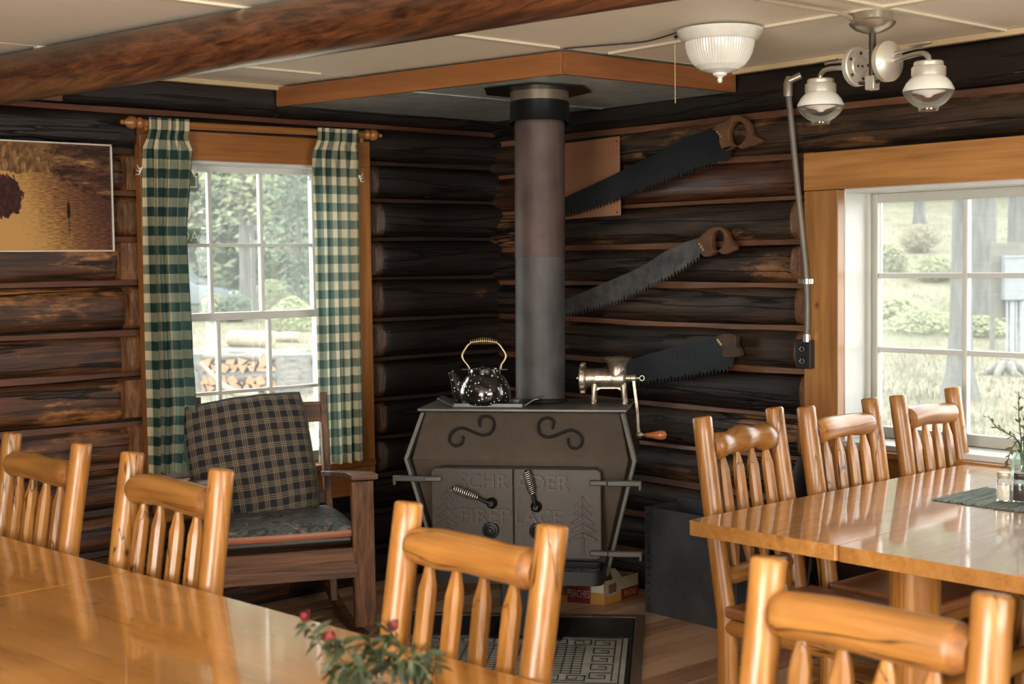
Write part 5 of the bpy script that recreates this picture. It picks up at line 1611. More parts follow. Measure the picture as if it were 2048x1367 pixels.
# ---- gingham curtains
def curtain(label, EL, ER, ztop, zbot, folds, seed, fabric):
    xt0, xt1 = EL[0][0], ER[0][0]
    t = thing('gingham_curtain', label, 'curtain', ((xt0+xt1)/2, rodY, zbot), 0, 'gingham curtains')
    ox, oz = (xt0+xt1)/2, zbot
    Hh = ztop-zbot
    rod_z = 2.093-zbot
    def xe(v):           # left and right edge for v=0 bottom .. 1 top
        z = v*Hh+zbot
        def ev(E_):
            for (xa, za), (xb_, zb_) in zip(E_, E_[1:]):
                if za >= z >= zb_:
                    q = (za-z)/(za-zb_); q = q*q*(3-2*q)
                    return xa+(xb_-xa)*q
            return E_[0][0] if z > E_[0][1] else E_[-1][0]
        return ev(EL), ev(ER)
    def fn(u, v):
        z = v*Hh
        a, c = xe(v)
        ph = 2*pi*folds*u + 0.5*sin(v*2.2+seed)
        amp = 0.030*(0.65+0.35*sin(seed+v*3))
        if z > rod_z-0.055:       # gathered pocket round the rod
            zz = (z-rod_z)/0.055
            y = -0.020*sqrt(max(0, 1-min(1, abs(zz))**2)) - 0.006*sin(2*pi*(folds*1.7)*u+seed) - 0.004
            if zz > 0.8: y = -0.006-0.006*sin(2*pi*folds*1.7*u+seed)
        else:
            q = min(1, (rod_z-0.055-z)/0.12)
            y = (1-q)*(-0.006*sin(2*pi*folds*1.7*u+seed)-0.004) + q*(amp*sin(ph)+0.4*amp*sin(2.3*ph+seed))
        x = a+(c-a)*(u+0.018*sin(ph*1.0+1.2))
        zz_ = z
        if v < 0.03: zz_ = z+0.006*sin(ph)*(1-v/0.03)
        return (x-ox, y, zz_)
    uvf = lambda u, v: (u*fabric, v*Hh)
    MB().grid(84, 60, fn, uvf).build('cloth', MT['gingham'], t, smooth=70)
    # hem ties fraying at the header
    for (e, s) in ((0, -1), (1, 1)):
        x, y, z = fn(e, 1-0.135*1.5/Hh)
        b = MB()
        for k in range(3):
            b.tube([(x, y, z), (x+s*0.014, y-0.002, z-0.004-0.012*k), (x+s*(0.022+0.005*k), y-0.004, z+0.012-0.02*k)], [0.004, 0.003, 0.001], 6)
        b.build('frayed_tie', MT['paper'], t, smooth=50)
    return t
curtain('gathered green and cream gingham curtain beside the framed picture', [(-1.990, 2.04), (-2.010, 1.985), (-2.012, 0.66)], [(-1.803, 2.04), (-1.776, 1.99), (-1.807, 1.617), (-1.795, 1.159), (-1.785, 0.949), (-1.812, 0.66)], 2.112, 0.66, 4.4, 0.7, 0.36)
curtain('gathered green and cream gingham curtain between window and stove corner', [(-1.184, 2.045), (-1.202, 2.0), (-1.196, 1.618), (-1.193, 0.615)], [(-0.970, 2.045), (-0.955, 2.0), (-0.960, 1.573), (-0.963, 0.615)], 2.114, 0.615, 4.0, 2.9, 0.36)

# ---- framed picture
pf = thing('framed_picture', 'sepia river photograph in thin silver frame on log wall', 'picture', (-2.53, -0.052, 1.79))
x0, x1, z0, z1 = -0.42, 0.422, -0.214, 0.209
MB().grid(1, 1, lambda u, v: (x0+(x1-x0)*u, -0.008, z0+(z1-z0)*v), lambda u, v: (u, v)).build('print', MT['picture'], pf, smooth=0)
MB().box((0, 0.004, 0), (x1-x0-0.004, 0.012, z1-z0-0.004)).build('backing', MT['core'], pf, smooth=0)
b = MB()
fw = 0.007
b.box(((x0+x1)/2, -0.004, z1), (x1-x0+fw, 0.022, fw)).box(((x0+x1)/2, -0.004, z0), (x1-x0+fw, 0.022, fw)).box((x0, -0.004, 0), (fw, 0.022, z1-z0)).box((x1, -0.004, 0), (fw, 0.022, z1-z0))
b.build('frame', MT['pewter'], pf, bevel=0.001, smooth=0)

# ---- small wood block lying on the top strip
bk = MB().box((0, 0, 0), (0.21, 0.03, 0.032), Matrix.Rotation(rad(1), 3, 'Y')).build('wood_block', MT['strip'], None, bevel=0.003, smooth=0, loc=(-2.41, -0.055, 2.180))
tag(bk, 'short reddish wood offcut lying on top wall strip below beam', 'wood block')

# ---- sticker on the window glass, seen from behind
sk = thing('window_decal', 'green and white lettered decal stuck on window pane, read from behind', 'decal', (-1.625, 0.097, 1.60))
for (z, h, txt, xr, tw) in ((0.275, 0.080, 'LIC', -0.008, 0.115), (0.040, 0.068, 'AG', -0.006, 0.085)):
    MB().box((-0.115, 0, z), (0.215, 0.001, h)).build('green_field', MT['sticker_green'], sk, smooth=0)
    me = text_mesh(txt, 0, tw, z-h*0.34, z+h*0.34, 0.0005, True)
    mesh_obj('letters', me, MT['sticker_white'], sk, loc=(xr-tw-0.006, -0.0012, 0))
MB().lathe([(0.060, 0), (0.060, 0.0008), (0, 0.0008)], 24, (-0.105, 0, 0.15), Matrix.Rotation(rad(90), 3, 'X')).build('oval_field', MT['sticker_white'], sk).scale = (1, 1, 1)

# ================================================================== CEILING LIGHTS
# ---- ribbed dome light
dlp = Vector((-0.905, -2.225, CEIL-0.0095))
dl = thing('dome_light', 'white ribbed glass dome ceiling light with pull chain', 'ceiling light', dlp)
MB().lathe([(0.125, 0.0), (0.146, 0.0), (0.148, -0.010), (0.140, -0.020), (0.130, -0.034), (0.122, -0.040), (0.116, -0.040)], 48).build('pan', MT['trim_white'] if 'trim_white' in MT else MT['fretty'], dl, smooth=40)
V, Fc = [], []
prof = [(0.118, -0.036), (0.116, -0.055), (0.110, -0.078), (0.100, -0.100), (0.084, -0.120), (0.062, -0.135), (0.036, -0.144), (0.012, -0.148)]
nn = 144
for (r_, z) in prof:
    for j in range(nn):
        rib = 1+(0.010 if j % 2 else -0.004)*min(1, r_/0.08)
        a = 2*pi*j/nn
        V.append((r_*rib*cos(a), r_*rib*sin(a), z))
for i in range(len(prof)-1):
    for j in range(nn): Fc.append((i*nn+j, i*nn+(j+1) % nn, (i+1)*nn+(j+1) % nn, (i+1)*nn+j))
MB().add(V, Fc).build('ribbed_bowl', MT['fretty'], dl, smooth=15)
MB().lathe([(0.026, -0.142), (0.024, -0.152), (0.012, -0.158), (0.008, -0.162), (0.009, -0.172), (0.005, -0.178), (0, -0.179)], 20).build('finial', MT['fretty'], dl, smooth=50)
ch_dir = Vector((-_r2.x, -_r2.y, 0))*0.146
b = MB().tube([ch_dir+Vector((0, 0, -0.018)), ch_dir*1.06+Vector((0, 0, -0.024))], 0.006, 8)
b.build('switch_stub', MT['iron_black'], dl)
MB().tube([ch_dir*1.05+Vector((0, 0, -0.024)), ch_dir*1.05+Vector((0, 0, -0.245))], 0.0016, 6).build('pull_chain', MT['brass'], dl)

# ---- two-globe ceiling fixture made of two wall sconces on a stem
cp0 = Vector((-0.766, -2.741, CEIL-0.0095))
cf = thing('globe_ceiling_fixture', 'brushed nickel ceiling fixture with two glass globe shades on a stem', 'ceiling light', cp0)
MB().lathe([(0.060, 0.0), (0.062, -0.022), (0.074, -0.032), (0.070, -0.040), (0.055, -0.052), (0.030, -0.062), (0.016, -0.066)], 32).build('canopy', MT['nickel'], cf, smooth=40)
MB().tube([(0, 0, -0.060), (0, 0, -0.215)], 0.0115, 16).build('stem', MT['stem_dark'], cf, smooth=50)
MB().box((0, 0, -0.222), (0.034, 0.034, 0.045)).build('stem_block', MT['pewter'], cf, bevel=0.003)
adir = Vector((0.15, 1.0, 0)).normalized()       # arm line, left/back globe at +
for s in (1, -1):
    d = adir*s
    Mx = d.to_track_quat('Z', 'Y').to_matrix()
    c = d*0.052+Vector((0, 0, -0.162))
    # dished base plate, its back faces the stem
    bp = MB().lathe([(0.0, 0.0), (0.030, 0.0), (0.033, 0.004), (0.052, 0.005), (0.060, 0.0), (0.064, 0.003), (0.064, 0.020), (0.052, 0.030), (0.034, 0.037), (0.018, 0.042), (0.0, 0.044)], 36, c, Mx).build('base_plate', MT['pewter'], cf, smooth=40)
    b = MB()
    for k in range(5):
        a = 2*pi*k/5+0.5
        b.lathe([(0.0055, 0), (0.0055, -0.002), (0.003, -0.003), (0, -0.003)], 10, c+Mx @ Vector((0.043*cos(a), 0.043*sin(a), 0.005)), Mx)
    for k in (-1, 1): b.lathe([(0.004, 0), (0.004, -0.002), (0, -0.002)], 10, c+Mx @ Vector((0.010*k, 0.0, 0.0)), Mx)
    b.build('screw', MT['stem_dark'], bp, smooth=40)
    b = MB().tube([Vector((0, 0, -0.222)), c+Vector((0, 0, -0.055))+d*0.004], 0.006, 8)
    b.build('link_rod', MT['stem_dark'], cf)
    gpos = d*0.228+Vector((0, 0, -0.162))
    arm = smooth_path([c+d*0.040, c+d*0.075+Vector((0, 0, 0.004)), d*0.198+Vector((0, 0, -0.154)), d*0.226+Vector((0, 0, -0.168)), d*0.229+Vector((0, 0, -0.190))], 5)
    MB().tube(arm, 0.0085, 12).build('arm', MT['nickel'], cf, smooth=50)
    arm2 = [p+Vector((0, 0, 0.020)) for p in arm[:12]]
    MB().tube(arm2, 0.005, 8).build('arm_brace', MT['nickel'], cf, smooth=50)
    lp = d*0.195+Vector((0, 0, -0.128))
    sd = d.cross(Vector((0, 0, 1)))
    V = [lp+d*0.045*cos(a)+sd*0.018*sin(a)+Vector((0, 0, 0.002*cos(a*2))) for a in [2*pi*i/18 for i in range(18)]]
    V = V+[v+Vector((0, 0, 0.002)) for v in V]
    MB().add(V, [tuple(range(17, -1, -1)), tuple(range(18, 36))]+[(i, (i+1) % 18, 18+(i+1) % 18, 18+i) for i in range(18)]).build('leaf_plate', MT['nickel'], cf, smooth=30)
    gz = -0.205
    MB().lathe([(0.0, 0.004), (0.042, 0.004), (0.045, 0.0), (0.045, -0.010), (0.050, -0.012), (0.052, -0.016), (0.052, -0.040), (0.047, -0.044)], 30, gpos+Vector((0, 0, -0.025)), None).build('fitter_cap', MT['pewter'], cf, smooth=35)
    go = gpos+Vector((0, 0, -0.065))
    gl = MB().lathe([(0.046, 0.0), (0.056, -0.008), (0.068, -0.022), (0.077, -0.040), (0.078, -0.047)], 36, go).build('frosted_shade', MT['fretty'], cf, smooth=60)
    MB().lathe([(0.078, -0.047), (0.075, -0.055), (0.064, -0.072), (0.046, -0.088), (0.033, -0.094), (0.031, -0.100), (0.031, -0.106), (0.0, -0.105)], 36, go).build('clear_bowl', MT['clear'], gl, smooth=60)
    MB().lathe([(0.0, -0.066), (0.008, -0.065), (0.016, -0.058), (0.060, -0.044), (0.050, -0.030), (0.0, -0.02)], 24, go).build('bulb', MT['bulb'], gl, smooth=60)

# ---- ceiling cables
wp = [atz(1128, 97, CEIL-0.012), atz(1200, 91, CEIL-0.012), atz(1290, 83, CEIL-0.012), dlp+ch_dir+Vector((0, 0, -0.006))]
o = MB().tube(smooth_path(wp, 4), 0.003, 6).build('ceiling_wire', MT['wire'], None, smooth=50)
tag(o, 'thin dark wire stapled along ceiling from heat shield to dome light', 'wire')
wp = [atz(1300, -60, CEIL-0.015), atz(1480, -10, CEIL-0.015), atz(1600, 12, CEIL-0.015), atz(1680, 26, CEIL-0.02), cp0+Vector((-0.03, 0.05, -0.02))]
o = MB().tube(smooth_path(wp, 4), 0.007, 8).build('ceiling_cable', MT['cable'], None, smooth=50)
tag(o, 'cream coated cable curving across ceiling into the globe fixture', 'cable')

# ================================================================== TABLE THINGS
TT = 0.7605
# ---- woven placemat
pm = thing('woven_placemat', 'green-grey woven rag placemat with fringed edge on window table', 'placemat', (-0.835, -3.02, TT))
MB().grid(24, 16, lambda u, v: (0.30*u+0.0*v-0.0, -0.40*v-0.0, 0.005+0.0022*wob(6, u*9+v*3, 1.5))).build('weave', MT['weave'], pm, smooth=0)
b = MB()
rg2 = random.Random(5)
for k in range(70):
    y = -0.40*k/69
    b.tube([(0.002, y, 0.004), (-0.008-rg2.random()*0.006, y+rg2.uniform(-.003, .003), 0.003), (-0.014-rg2.random()*0.008, y+rg2.uniform(-.005, .005), 0.0015)], [0.0026, 0.0024, 0.001], 5)
for k in range(50):
    x = 0.30*k/49
    b.tube([(x, -0.002, 0.004), (x+rg2.uniform(-.003, .003), 0.006+rg2.random()*0.005, 0.002)], [0.003, 0.0015], 5)
f_ = b.build('fringe', MT['weave'], pm, smooth=50); tag(f_, kind='stuff')
# ---- shakers
def shaker(label, loc, mt, capm):
    t = thing('shaker', label, 'shaker', loc, rad(20), 'glass table shakers')
    prof = [(0.0, 0.0), (0.0215, 0.0), (0.024, 0.003), (0.024, 0.056), (0.021, 0.063), (0.0175, 0.067), (0.0175, 0.073)]
    sq = []
    V, Fc = [], []
    n_ = 24
    for (r_, z) in prof[1:]:
        for j in range(n_):
            a = 2*pi*j/n_
            k = 1.0
            if z < 0.06:
                m_ = max(abs(cos(a)), abs(sin(a)))
                k = 0.93/m_**0.55
            V.append((r_*k*cos(a), r_*k*sin(a), z))
    for i in range(len(prof)-2):
        for j in range(n_): Fc.append((i*n_+j, i*n_+(j+1) % n_, (i+1)*n_+(j+1) % n_, (i+1)*n_+j))
    Fc.append(tuple(reversed(range(n_))))
    MB().add(V, Fc).build('glass_jar', MT['clear'], t, smooth=40)
    V2 = [(x*0.90, y*0.90, 0.005) for (x, y, z) in V[n_*2:n_*3]]+[(x*0.90, y*0.90, 0.050) for (x, y, z) in V[n_*2:n_*3]]
    MB().add(V2, [tuple(reversed(range(n_))), tuple(range(n_, 2*n_))]+[(j, (j+1) % n_, n_+(j+1) % n_, n_+j) for j in range(n_)]).build('contents', MT[mt], t, smooth=40)
    cp_ = MB()
    cp_.lathe([(0.020, 0.069), (0.0205, 0.071), (0.0195, 0.073), (0.0205, 0.075), (0.0195, 0.077), (0.0205, 0.079), (0.0205, 0.084), (0.018, 0.087), (0.0, 0.088)], 28).build('screw_cap', MT[capm], t, smooth=40)
    return t
s1 = atz(2008, 1001, TT+0.008); s2 = atz(2041, 1003, TT+0.008)
shaker('glass salt shaker with white contents on woven placemat', (s1.x, s1.y, TT+0.0085), 'salt', 'pewter')
shaker('glass pepper shaker with dark contents on woven placemat', (s2.x, s2.y, TT+0.0085), 'pepper', 'stem_dark')
# ---- aqua bottle vase with sprigs
bp_ = atz(2046, 968, TT+0.008)
bv = thing('bottle_vase', 'aqua glass bottle vase behind the salt and pepper shakers', 'vase', (bp_.x, bp_.y, TT+0.0085))
MB().lathe([(0.0, 0.0), (0.034, 0.0), (0.038, 0.006), (0.038, 0.062), (0.034, 0.080), (0.022, 0.100), (0.018, 0.115), (0.018, 0.135), (0.022, 0.137), (0.022, 0.143), (0.016, 0.143)], 28).build('bottle', MT['aqua'], bv, smooth=45)

leaf_me = {}
def leaf_mesh(kind):
    if kind not in leaf_me:
        L, wd, mt, curl = {'dark': (0.060, 0.0095, 'leaf_dark', 0.026), 'olive': (0.034, 0.0075, 'leaf_olive', 0.004), 'petal': (0.024, 0.009, 'petal_red', -0.006)}[kind]
        V, Fc = [], []
        for i in range(6):
            q = i/5
            w_ = wd*sin(pi*min(1, 0.08+q*0.92))**0.8
            V += [(-w_, L*q, -curl*q*q), (0, L*q, -curl*q*q-0.003*sin(pi*q)), (w_, L*q, -curl*q*q)]
        for i in range(5):
            Fc += [(i*3, i*3+1, i*3+4, i*3+3), (i*3+1, i*3+2, i*3+5, i*3+4)]
        leaf_me[kind] = MB().add(V, Fc).mesh('leaf', MT[mt], 60)
    return leaf_me[kind]
def add_leaf(kind, parent, p, d, roll, s, nm='leaf'):
    o = bpy.data.objects.new(nm, leaf_mesh(kind))
    COL.objects.link(o)
    o.parent = parent
    o.location = p
    q = Vector(d).normalized().to_track_quat('Y', 'Z')
    o.rotation_euler = (q.to_matrix() @ Matrix.Rotation(roll, 3, 'Y')).to_euler()
    o.scale = (s, s, s)
    return o
def sprigs(name, label, cat, loc, stems, kind, seed, per, lscale, mat_stem='stem_green', flowers=()):
    t = thing(name, label, cat, loc)
    r_ = random.Random(seed)
    for si, P in enumerate(stems):
        pts = smooth_path([Vector(p) for p in P], 5)
        n_ = len(pts)
        MB().tube(pts, [0.0026-0.0014*i/n_ for i in range(n_)], 6).build('stem', MT[mat_stem], t, smooth=50)
        for k in range(per):
            q = 0.30+0.70*(k+r_.random()*0.6)/per
            i = min(n_-2, int(q*(n_-1)))
            p = pts[i]; tan = (pts[i+1]-pts[i]).normalized()
            a = k*2.4+r_.random()
            side = tan.orthogonal().normalized()
            side = Matrix.Rotation(a, 3, tan) @ side
            d = (tan*(0.75 if kind == 'olive' else 0.25)+side*0.8+Vector((0, 0, -0.15 if kind == 'dark' else 0.1)))
            add_leaf(kind, t, p, d, r_.uniform(-1, 1), lscale*r_.uniform(0.65, 1.15)*(1-0.25*q))
        if si in flowers:
            for k in range(9):
                a = 2*pi*k/9
                d = Vector((cos(a)*0.6, sin(a)*0.6, 0.8))
                add_leaf('petal', t, pts[-1], d, r_.uniform(-.5, .5), r_.uniform(0.6, 0.95), 'petal')
    return t
rt = Vector((_r2.x, _r2.y, 0))
def S(dx_, z, dd=0.0): return tuple(rt*dx_+Vector((_f.x, _f.y, 0))*dd+Vector((0, 0, z)))
def S2(dx_, z, dd=0.0): return S(dx_*1.05, z*0.80, dd)
sprigs('herb_sprigs', 'olive green leafy sprigs standing in the aqua bottle', 'plant', (bp_.x, bp_.y, TT+0.0085),
       [[S(0, 0.01), S(-0.005, 0.12), S(-0.015, 0.22), S(-0.012, 0.30, 0.01)],
        [S(0.003, 0.01), S(0.004, 0.13), S(0.006, 0.25), S(0.012, 0.345)],
        [S(-0.002, 0.02), S(-0.012, 0.13), S(-0.05, 0.165), S(-0.085, 0.185), S(-0.115, 0.225)],
        [S(0.0, 0.02), S(0.012, 0.13), S(0.03, 0.22), S(0.05, 0.29)],
        [S(-0.004, 0.02), S(-0.012, 0.135), S(-0.035, 0.12), S(-0.05, 0.08), S(-0.055, 0.055)],
        [S(0.0, 0.02), S(0.002, 0.13), S(-0.006, 0.2, -0.03), S(-0.004, 0.26, -0.05)]], 'olive', 3, 12, 0.85)
# ---- foreground glass with wilting flowers
fv = atz(752, 1440, TT)
va = thing('glass_tumbler', 'clear glass tumbler holding wilting flowers on the foreground table', 'vase', (fv.x, fv.y, TT+0.0005))
MB().lathe([(0.0, 0.0), (0.026, 0.0), (0.028, 0.004), (0.036, 0.085), (0.0345, 0.085), (0.0265, 0.008), (0.0, 0.007)], 28).build('glass', MT['clear'], va, smooth=45)
MB().lathe([(0.0, 0.0075), (0.0262, 0.0085), (0.0315, 0.055), (0.0, 0.055)], 24).build('water', plain('dark_water', (0.012, 0.014, 0.010), 0.1), va, smooth=45)
sprigs('wilting_flowers', 'drooping bunch of small red flowers with dark green leaves', 'flowers', (fv.x, fv.y, TT+0.001),
       [[S2(-0.005, 0.02), S2(-0.03, 0.09), S2(-0.07, 0.135), S2(-0.095, 0.18), S2(-0.108, 0.205)],
        [S2(0.004, 0.02), S2(0.01, 0.10), S2(0.015, 0.14), S2(0.022, 0.175), S2(0.03, 0.185)],
        [S2(0.0, 0.02), S2(-0.02, 0.10), S2(-0.045, 0.145), S2(-0.055, 0.17), S2(-0.07, 0.16)],
        [S2(0.006, 0.02), S2(0.035, 0.10), S2(0.065, 0.135), S2(0.085, 0.13), S2(0.10, 0.10)],
        [S2(0.0, 0.02), S2(0.012, 0.1), S2(0.05, 0.13, -0.02), S2(0.08, 0.115, -0.03), S2(0.09, 0.07, -0.04)],
        [S2(-0.004, 0.02), S2(-0.03, 0.10), S2(-0.06, 0.105, 0.02), S2(-0.075, 0.07, 0.03), S2(-0.078, 0.04, 0.03)],
        [S2(0.0, 0.02), S2(-0.008, 0.1, -0.02), S2(-0.02, 0.125, -0.05), S2(-0.035, 0.10, -0.07)],
        [S2(0.0, 0.02), S2(0.0, 0.11, 0.02), S2(-0.01, 0.14, 0.045), S2(-0.02, 0.15, 0.06)],
        [S2(0.004, 0.02), S2(0.03, 0.09), S2(0.055, 0.10, 0.02), S2(0.075, 0.085, 0.03), S2(0.08, 0.04, 0.03)]], 'dark', 11, 22, 0.70, flowers=(0, 1, 2))

# ================================================================== OUTDOORS
def gz(x, y):
    """height of the meadow"""
    d = Vector((x-CAM.x, y-CAM.y, 0))
    dep = d.dot(Vector((cos(YAW), sin(YAW), 0)))
    lat = d.dot(Vector((sin(YAW), -cos(YAW), 0)))/max(0.1, dep)
    s = max(0.0, min(1.0, (lat+0.10)/0.30)); s = s*s*(3-2*s)
    zl = -0.5+max(0, dep-24)*0.012
    k = max(0, min(1, (dep-29)/45)); 
    zr = -0.5+7.2*k*(1-0.25*k)
    return zl*(1-s)+zr*s+0.04*mnoise.noise(Vector((x*0.4, y*0.4, 0)))
gm = MB()
GN = 110
idx = {}
def gcoord(i):
    q = i/GN
    return -14+4*q*0+ (q**1.7)*150
for i in range(GN+1):
    for j in range(GN+1):
        x, y = gcoord(i), gcoord(j)
        idx[(i, j)] = len(gm.v)
        gm.v.append((x, y, gz(x, y)))
for i in range(GN):
    for j in range(GN):
        if gcoord(i+1) < 0.15 and gcoord(j+1) < 0.15: continue
        gm.f.append((idx[(i, j)], idx[(i+1, j)], idx[(i+1, j+1)], idx[(i, j+1)])); gm.mi.append(0)
ground = gm.build('ground', MT['ground'], None, smooth=80)
tag(ground, kind='structure')

def put(px, depth, py=650):
    p = atD(px, py, depth)
    return Vector((p.x, p.y, gz(p.x, p.y)))
# ---- grass blades (uncountable)
rg3 = random.Random(21)
gb = MB()
def tuft(p, n_, h, sp):
    for _ in range(n_):
        a = rg3.uniform(0, 2*pi); q = rg3.uniform(0, sp)
        b0 = Vector((p.x+q*cos(a), p.y+q*sin(a), 0)); b0.z = gz(b0.x, b0.y)-0.02
        hh = h*rg3.uniform(0.5, 1.2); w_ = hh*0.06+0.004
        le = Vector((rg3.uniform(-.4, .4), rg3.uniform(-.4, .4), 1))*hh
        sd = Vector((cos(a+1), sin(a+1), 0))*w_
        o_ = len(gb.v)
        gb.v += [tuple(b0-sd), tuple(b0+sd), tuple(b0+le)]
        gb.f.append((o_, o_+1, o_+2)); gb.mi.append(0)
for _ in range(2600):
    tuft(put(rg3.uniform(1700, 2120), 14+rg3.random()**1.3*50), 9, rg3.uniform(0.05, 0.16), 0.45)
for _ in range(1500):
    tuft(put(rg3.uniform(330, 680), 17+rg3.random()**1.3*50), 9, rg3.uniform(0.04, 0.14), 0.45)
go_ = gb.build('grass', MT['dry_grass'], None, smooth=0)
tag(go_, 'pale dry meadow grass growing outside the windows', 'grass', kind='stuff')

# ---- trees
def trunk_mesh(b, h, r0, r1, seed, flare=1.5, lean=(0, 0)):
    N_ = 16
    pts, rr = [], []
    for i in range(N_+1):
        q = i/N_
        pts.append((lean[0]*q*h+0.05*wob(seed, q*4)*h*0.05, lean[1]*q*h, h*q-0.15))
        rr.append((r0+(r1-r0)*q)*(1+(flare-1)*math.exp(-q*h/0.35))*(1+0.05*wob(seed+3, q*9)))
    return b.tube(pts, rr, 16)
def crown_mesh(h0, h1, rad_, n_, seed, conical=True, sz=0.3):
    r_ = random.Random(seed)
    b = MB()
    for _ in range(n_):
        q = r_.random()**0.8
        z = h0+(h1-h0)*q
        R_ = rad_*((1-q)*0.95+0.12 if conical else (sin(pi*(0.1+0.85*q)))**0.7)
        R_ *= 0.72+0.28*sin(z*3.1+seed)
        a = r_.uniform(0, 2*pi); rr = R_*sqrt(r_.random())
        p = Vector((rr*cos(a), rr*sin(a), z-0.15*rr))
        d1 = Vector((r_.gauss(0, 1), r_.gauss(0, 1), r_.gauss(0, .6))).normalized()
        d2 = d1.orthogonal().normalized()
        s_ = sz*r_.uniform(0.5, 1.3)
        o_ = len(b.v)
        b.v += [tuple(p-d1*s_), tuple(p+d2*s_*0.45), tuple(p+d1*s_), tuple(p-d2*s_*0.45)]
        b.f.append((o_, o_+1, o_+2, o_+3)); b.mi.append(0)
    return b
def tree(px, depth, h, r0, label, crown, seed, mt, rad_=2.0, h0=1.5, group=None, n_=1800, conical=True, sz=0.32, flare=1.5, lean=(0, 0), nm='tree'):
    p = put(px, depth)
    t = thing(nm, label, 'tree', p, 0, group)
    trunk_mesh(MB(), h*(0.98 if crown else 1.0), r0, r0*(0.25 if conical else 0.55), seed, flare, lean).build('trunk', MT['trunk'], t, smooth=60)
    if crown:
        c = crown_mesh(h0, h, rad_, n_, seed, conical, sz).build('crown', MT[mt], t, smooth=0)
    return t
GBG = 'woodland trees beyond the meadow'
seed = 100
for (px, dep, h, mt, con) in ((392, 60, 13, 'foliage_a', True), (440, 70, 15, 'foliage_b', True), (470, 58, 12, 'foliage_a', False), (515, 66, 16, 'foliage_c', True), (555, 74, 15, 'foliage_b', False), (590, 55, 11, 'foliage_a', False), (640, 62, 14, 'foliage_c', True), (350, 72, 15, 'foliage_b', True), (690, 70, 14, 'foliage_a', True), (540, 84, 18, 'foliage_a', True), (455, 88, 18, 'foliage_c', True), (620, 86, 18, 'foliage_b', False), (380, 86, 18, 'foliage_a', True),
                              (1740, 66, 13, 'foliage_b', False), (1790, 74, 15, 'foliage_a', True), (1835, 68, 13, 'foliage_b', False), (1870, 78, 15, 'foliage_c', True), (1905, 70, 13, 'foliage_a', False), (1985, 76, 15, 'foliage_b', True), (2050, 72, 14, 'foliage_a', False), (2110, 70, 14, 'foliage_c', True), (1700, 74, 15, 'foliage_a', True), (1960, 86, 17, 'foliage_a', False), (1820, 88, 17, 'foliage_b', True),
                              *[(px_, 66+((i_*37) % 23), 13+(i_*7) % 5, ('foliage_a', 'foliage_b', 'foliage_c')[i_ % 3], i_ % 2 == 0) for i_, px_ in enumerate(list(range(-700, 330, 115))+list(range(740, 1700, 120))+list(range(2160, 3100, 110)))]):
    seed += 1
    CN = {'foliage_a': 'hazy green', 'foliage_b': 'yellow-green', 'foliage_c': 'dark green'}[mt]
    LBG = '%s %s tree in %s woods beyond the %s' % (CN, 'conical' if con else 'rounded', 'far' if dep > 68 else 'near', 'parked car and log rack' if px < 1000 else 'utility pedestal')
    tree(px, dep, h*1.65, 0.26, LBG, True, seed, mt, rad_=3.4 if con else 3.6, h0=0.5, group=GBG, n_=7000, conical=con, sz=0.24)
tree(497, 46, 14, 0.28, 'pale trunked tall tree in front of the woods behind window panes', True, 300, 'foliage_b', rad_=2.4, h0=3.2, n_=4000, conical=False, sz=0.16)
tree(600, 42, 8, 0.10, 'leafy deep green young tree at the meadow edge', True, 301, 'foliage_c', rad_=1.5, h0=0.8, n_=3500, conical=False, sz=0.10)
tree(1920, 19.6, 9, 0.165, 'grey slender tree trunk nearest the right-hand window', True, 302, 'foliage_c', rad_=2.0, h0=5.5, n_=800, conical=False, sz=0.2, flare=2.1, lean=(0.012, -0.006))
tree(1966, 33, 12, 0.33, 'broad grey tree trunk left of the utility pedestal', True, 303, 'foliage_a', rad_=2.6, h0=7.0, n_=900, conical=False, sz=0.25, flare=1.3)
tree(2040, 38, 12, 0.36, 'broad grey tree trunk behind the utility pedestal', True, 304, 'foliage_a', rad_=2.6, h0=7.0, n_=900, conical=False, sz=0.25, flare=1.3)
tree(1838, 52, 10, 0.20, 'thin dark bare tree trunk on the meadow slope', True, 305, 'foliage_b', rad_=1.8, h0=4.5, n_=900, conical=False, sz=0.25)
# shrubs
def bush(px, depth, h, rad_, mt, seed_, label, group):
    p = put(px, depth)
    b = crown_mesh(0.0, h, rad_, 1800, seed_, False, 0.055)
    o = b.build('bush', MT[mt], None, smooth=0, loc=p)
    label = 'low %s bush on the meadow %s' % ({'foliage_a': 'hazy green', 'foliage_b': 'yellow-green', 'foliage_c': 'dark green', 'dry_grass': 'dry straw-coloured'}[mt], 'near the parked car and felled logs' if px < 1000 else ('at the foot of the slope by the utility pedestal' if depth < 34 else 'up the slope beyond the slender tree'))
    tag(o, label, 'bush', group)
LB = 'low scrubby bush on the meadow outside'
GB = 'scrubby bushes on the meadow'
for k, (px, dep, h, r_, mt) in enumerate(((430, 44, 0.9, 0.9, 'foliage_b'), (470, 44, 0.9, 0.9, 'foliage_c'), (545, 47, 1.3, 1.1, 'foliage_b'), (585, 39, 1.0, 0.8, 'foliage_b'), (625, 45, 1.4, 1.2, 'foliage_a'), (395, 52, 1.2, 1.2, 'foliage_a'),
                                          (1780, 40, 0.8, 1.1, 'foliage_b'), (1835, 44, 0.9, 1.2, 'dry_grass'), (1870, 38, 0.7, 0.9, 'foliage_b'), (1790, 33, 0.45, 1.0, 'foliage_b'), (1850, 31.5, 0.45, 1.1, 'foliage_b'), (1960, 31, 0.4, 0.9, 'foliage_b'), (2030, 32, 0.45, 1.0, 'foliage_b'))):
    bush(px, dep, h, r_, mt, 500+k, LB, GB)

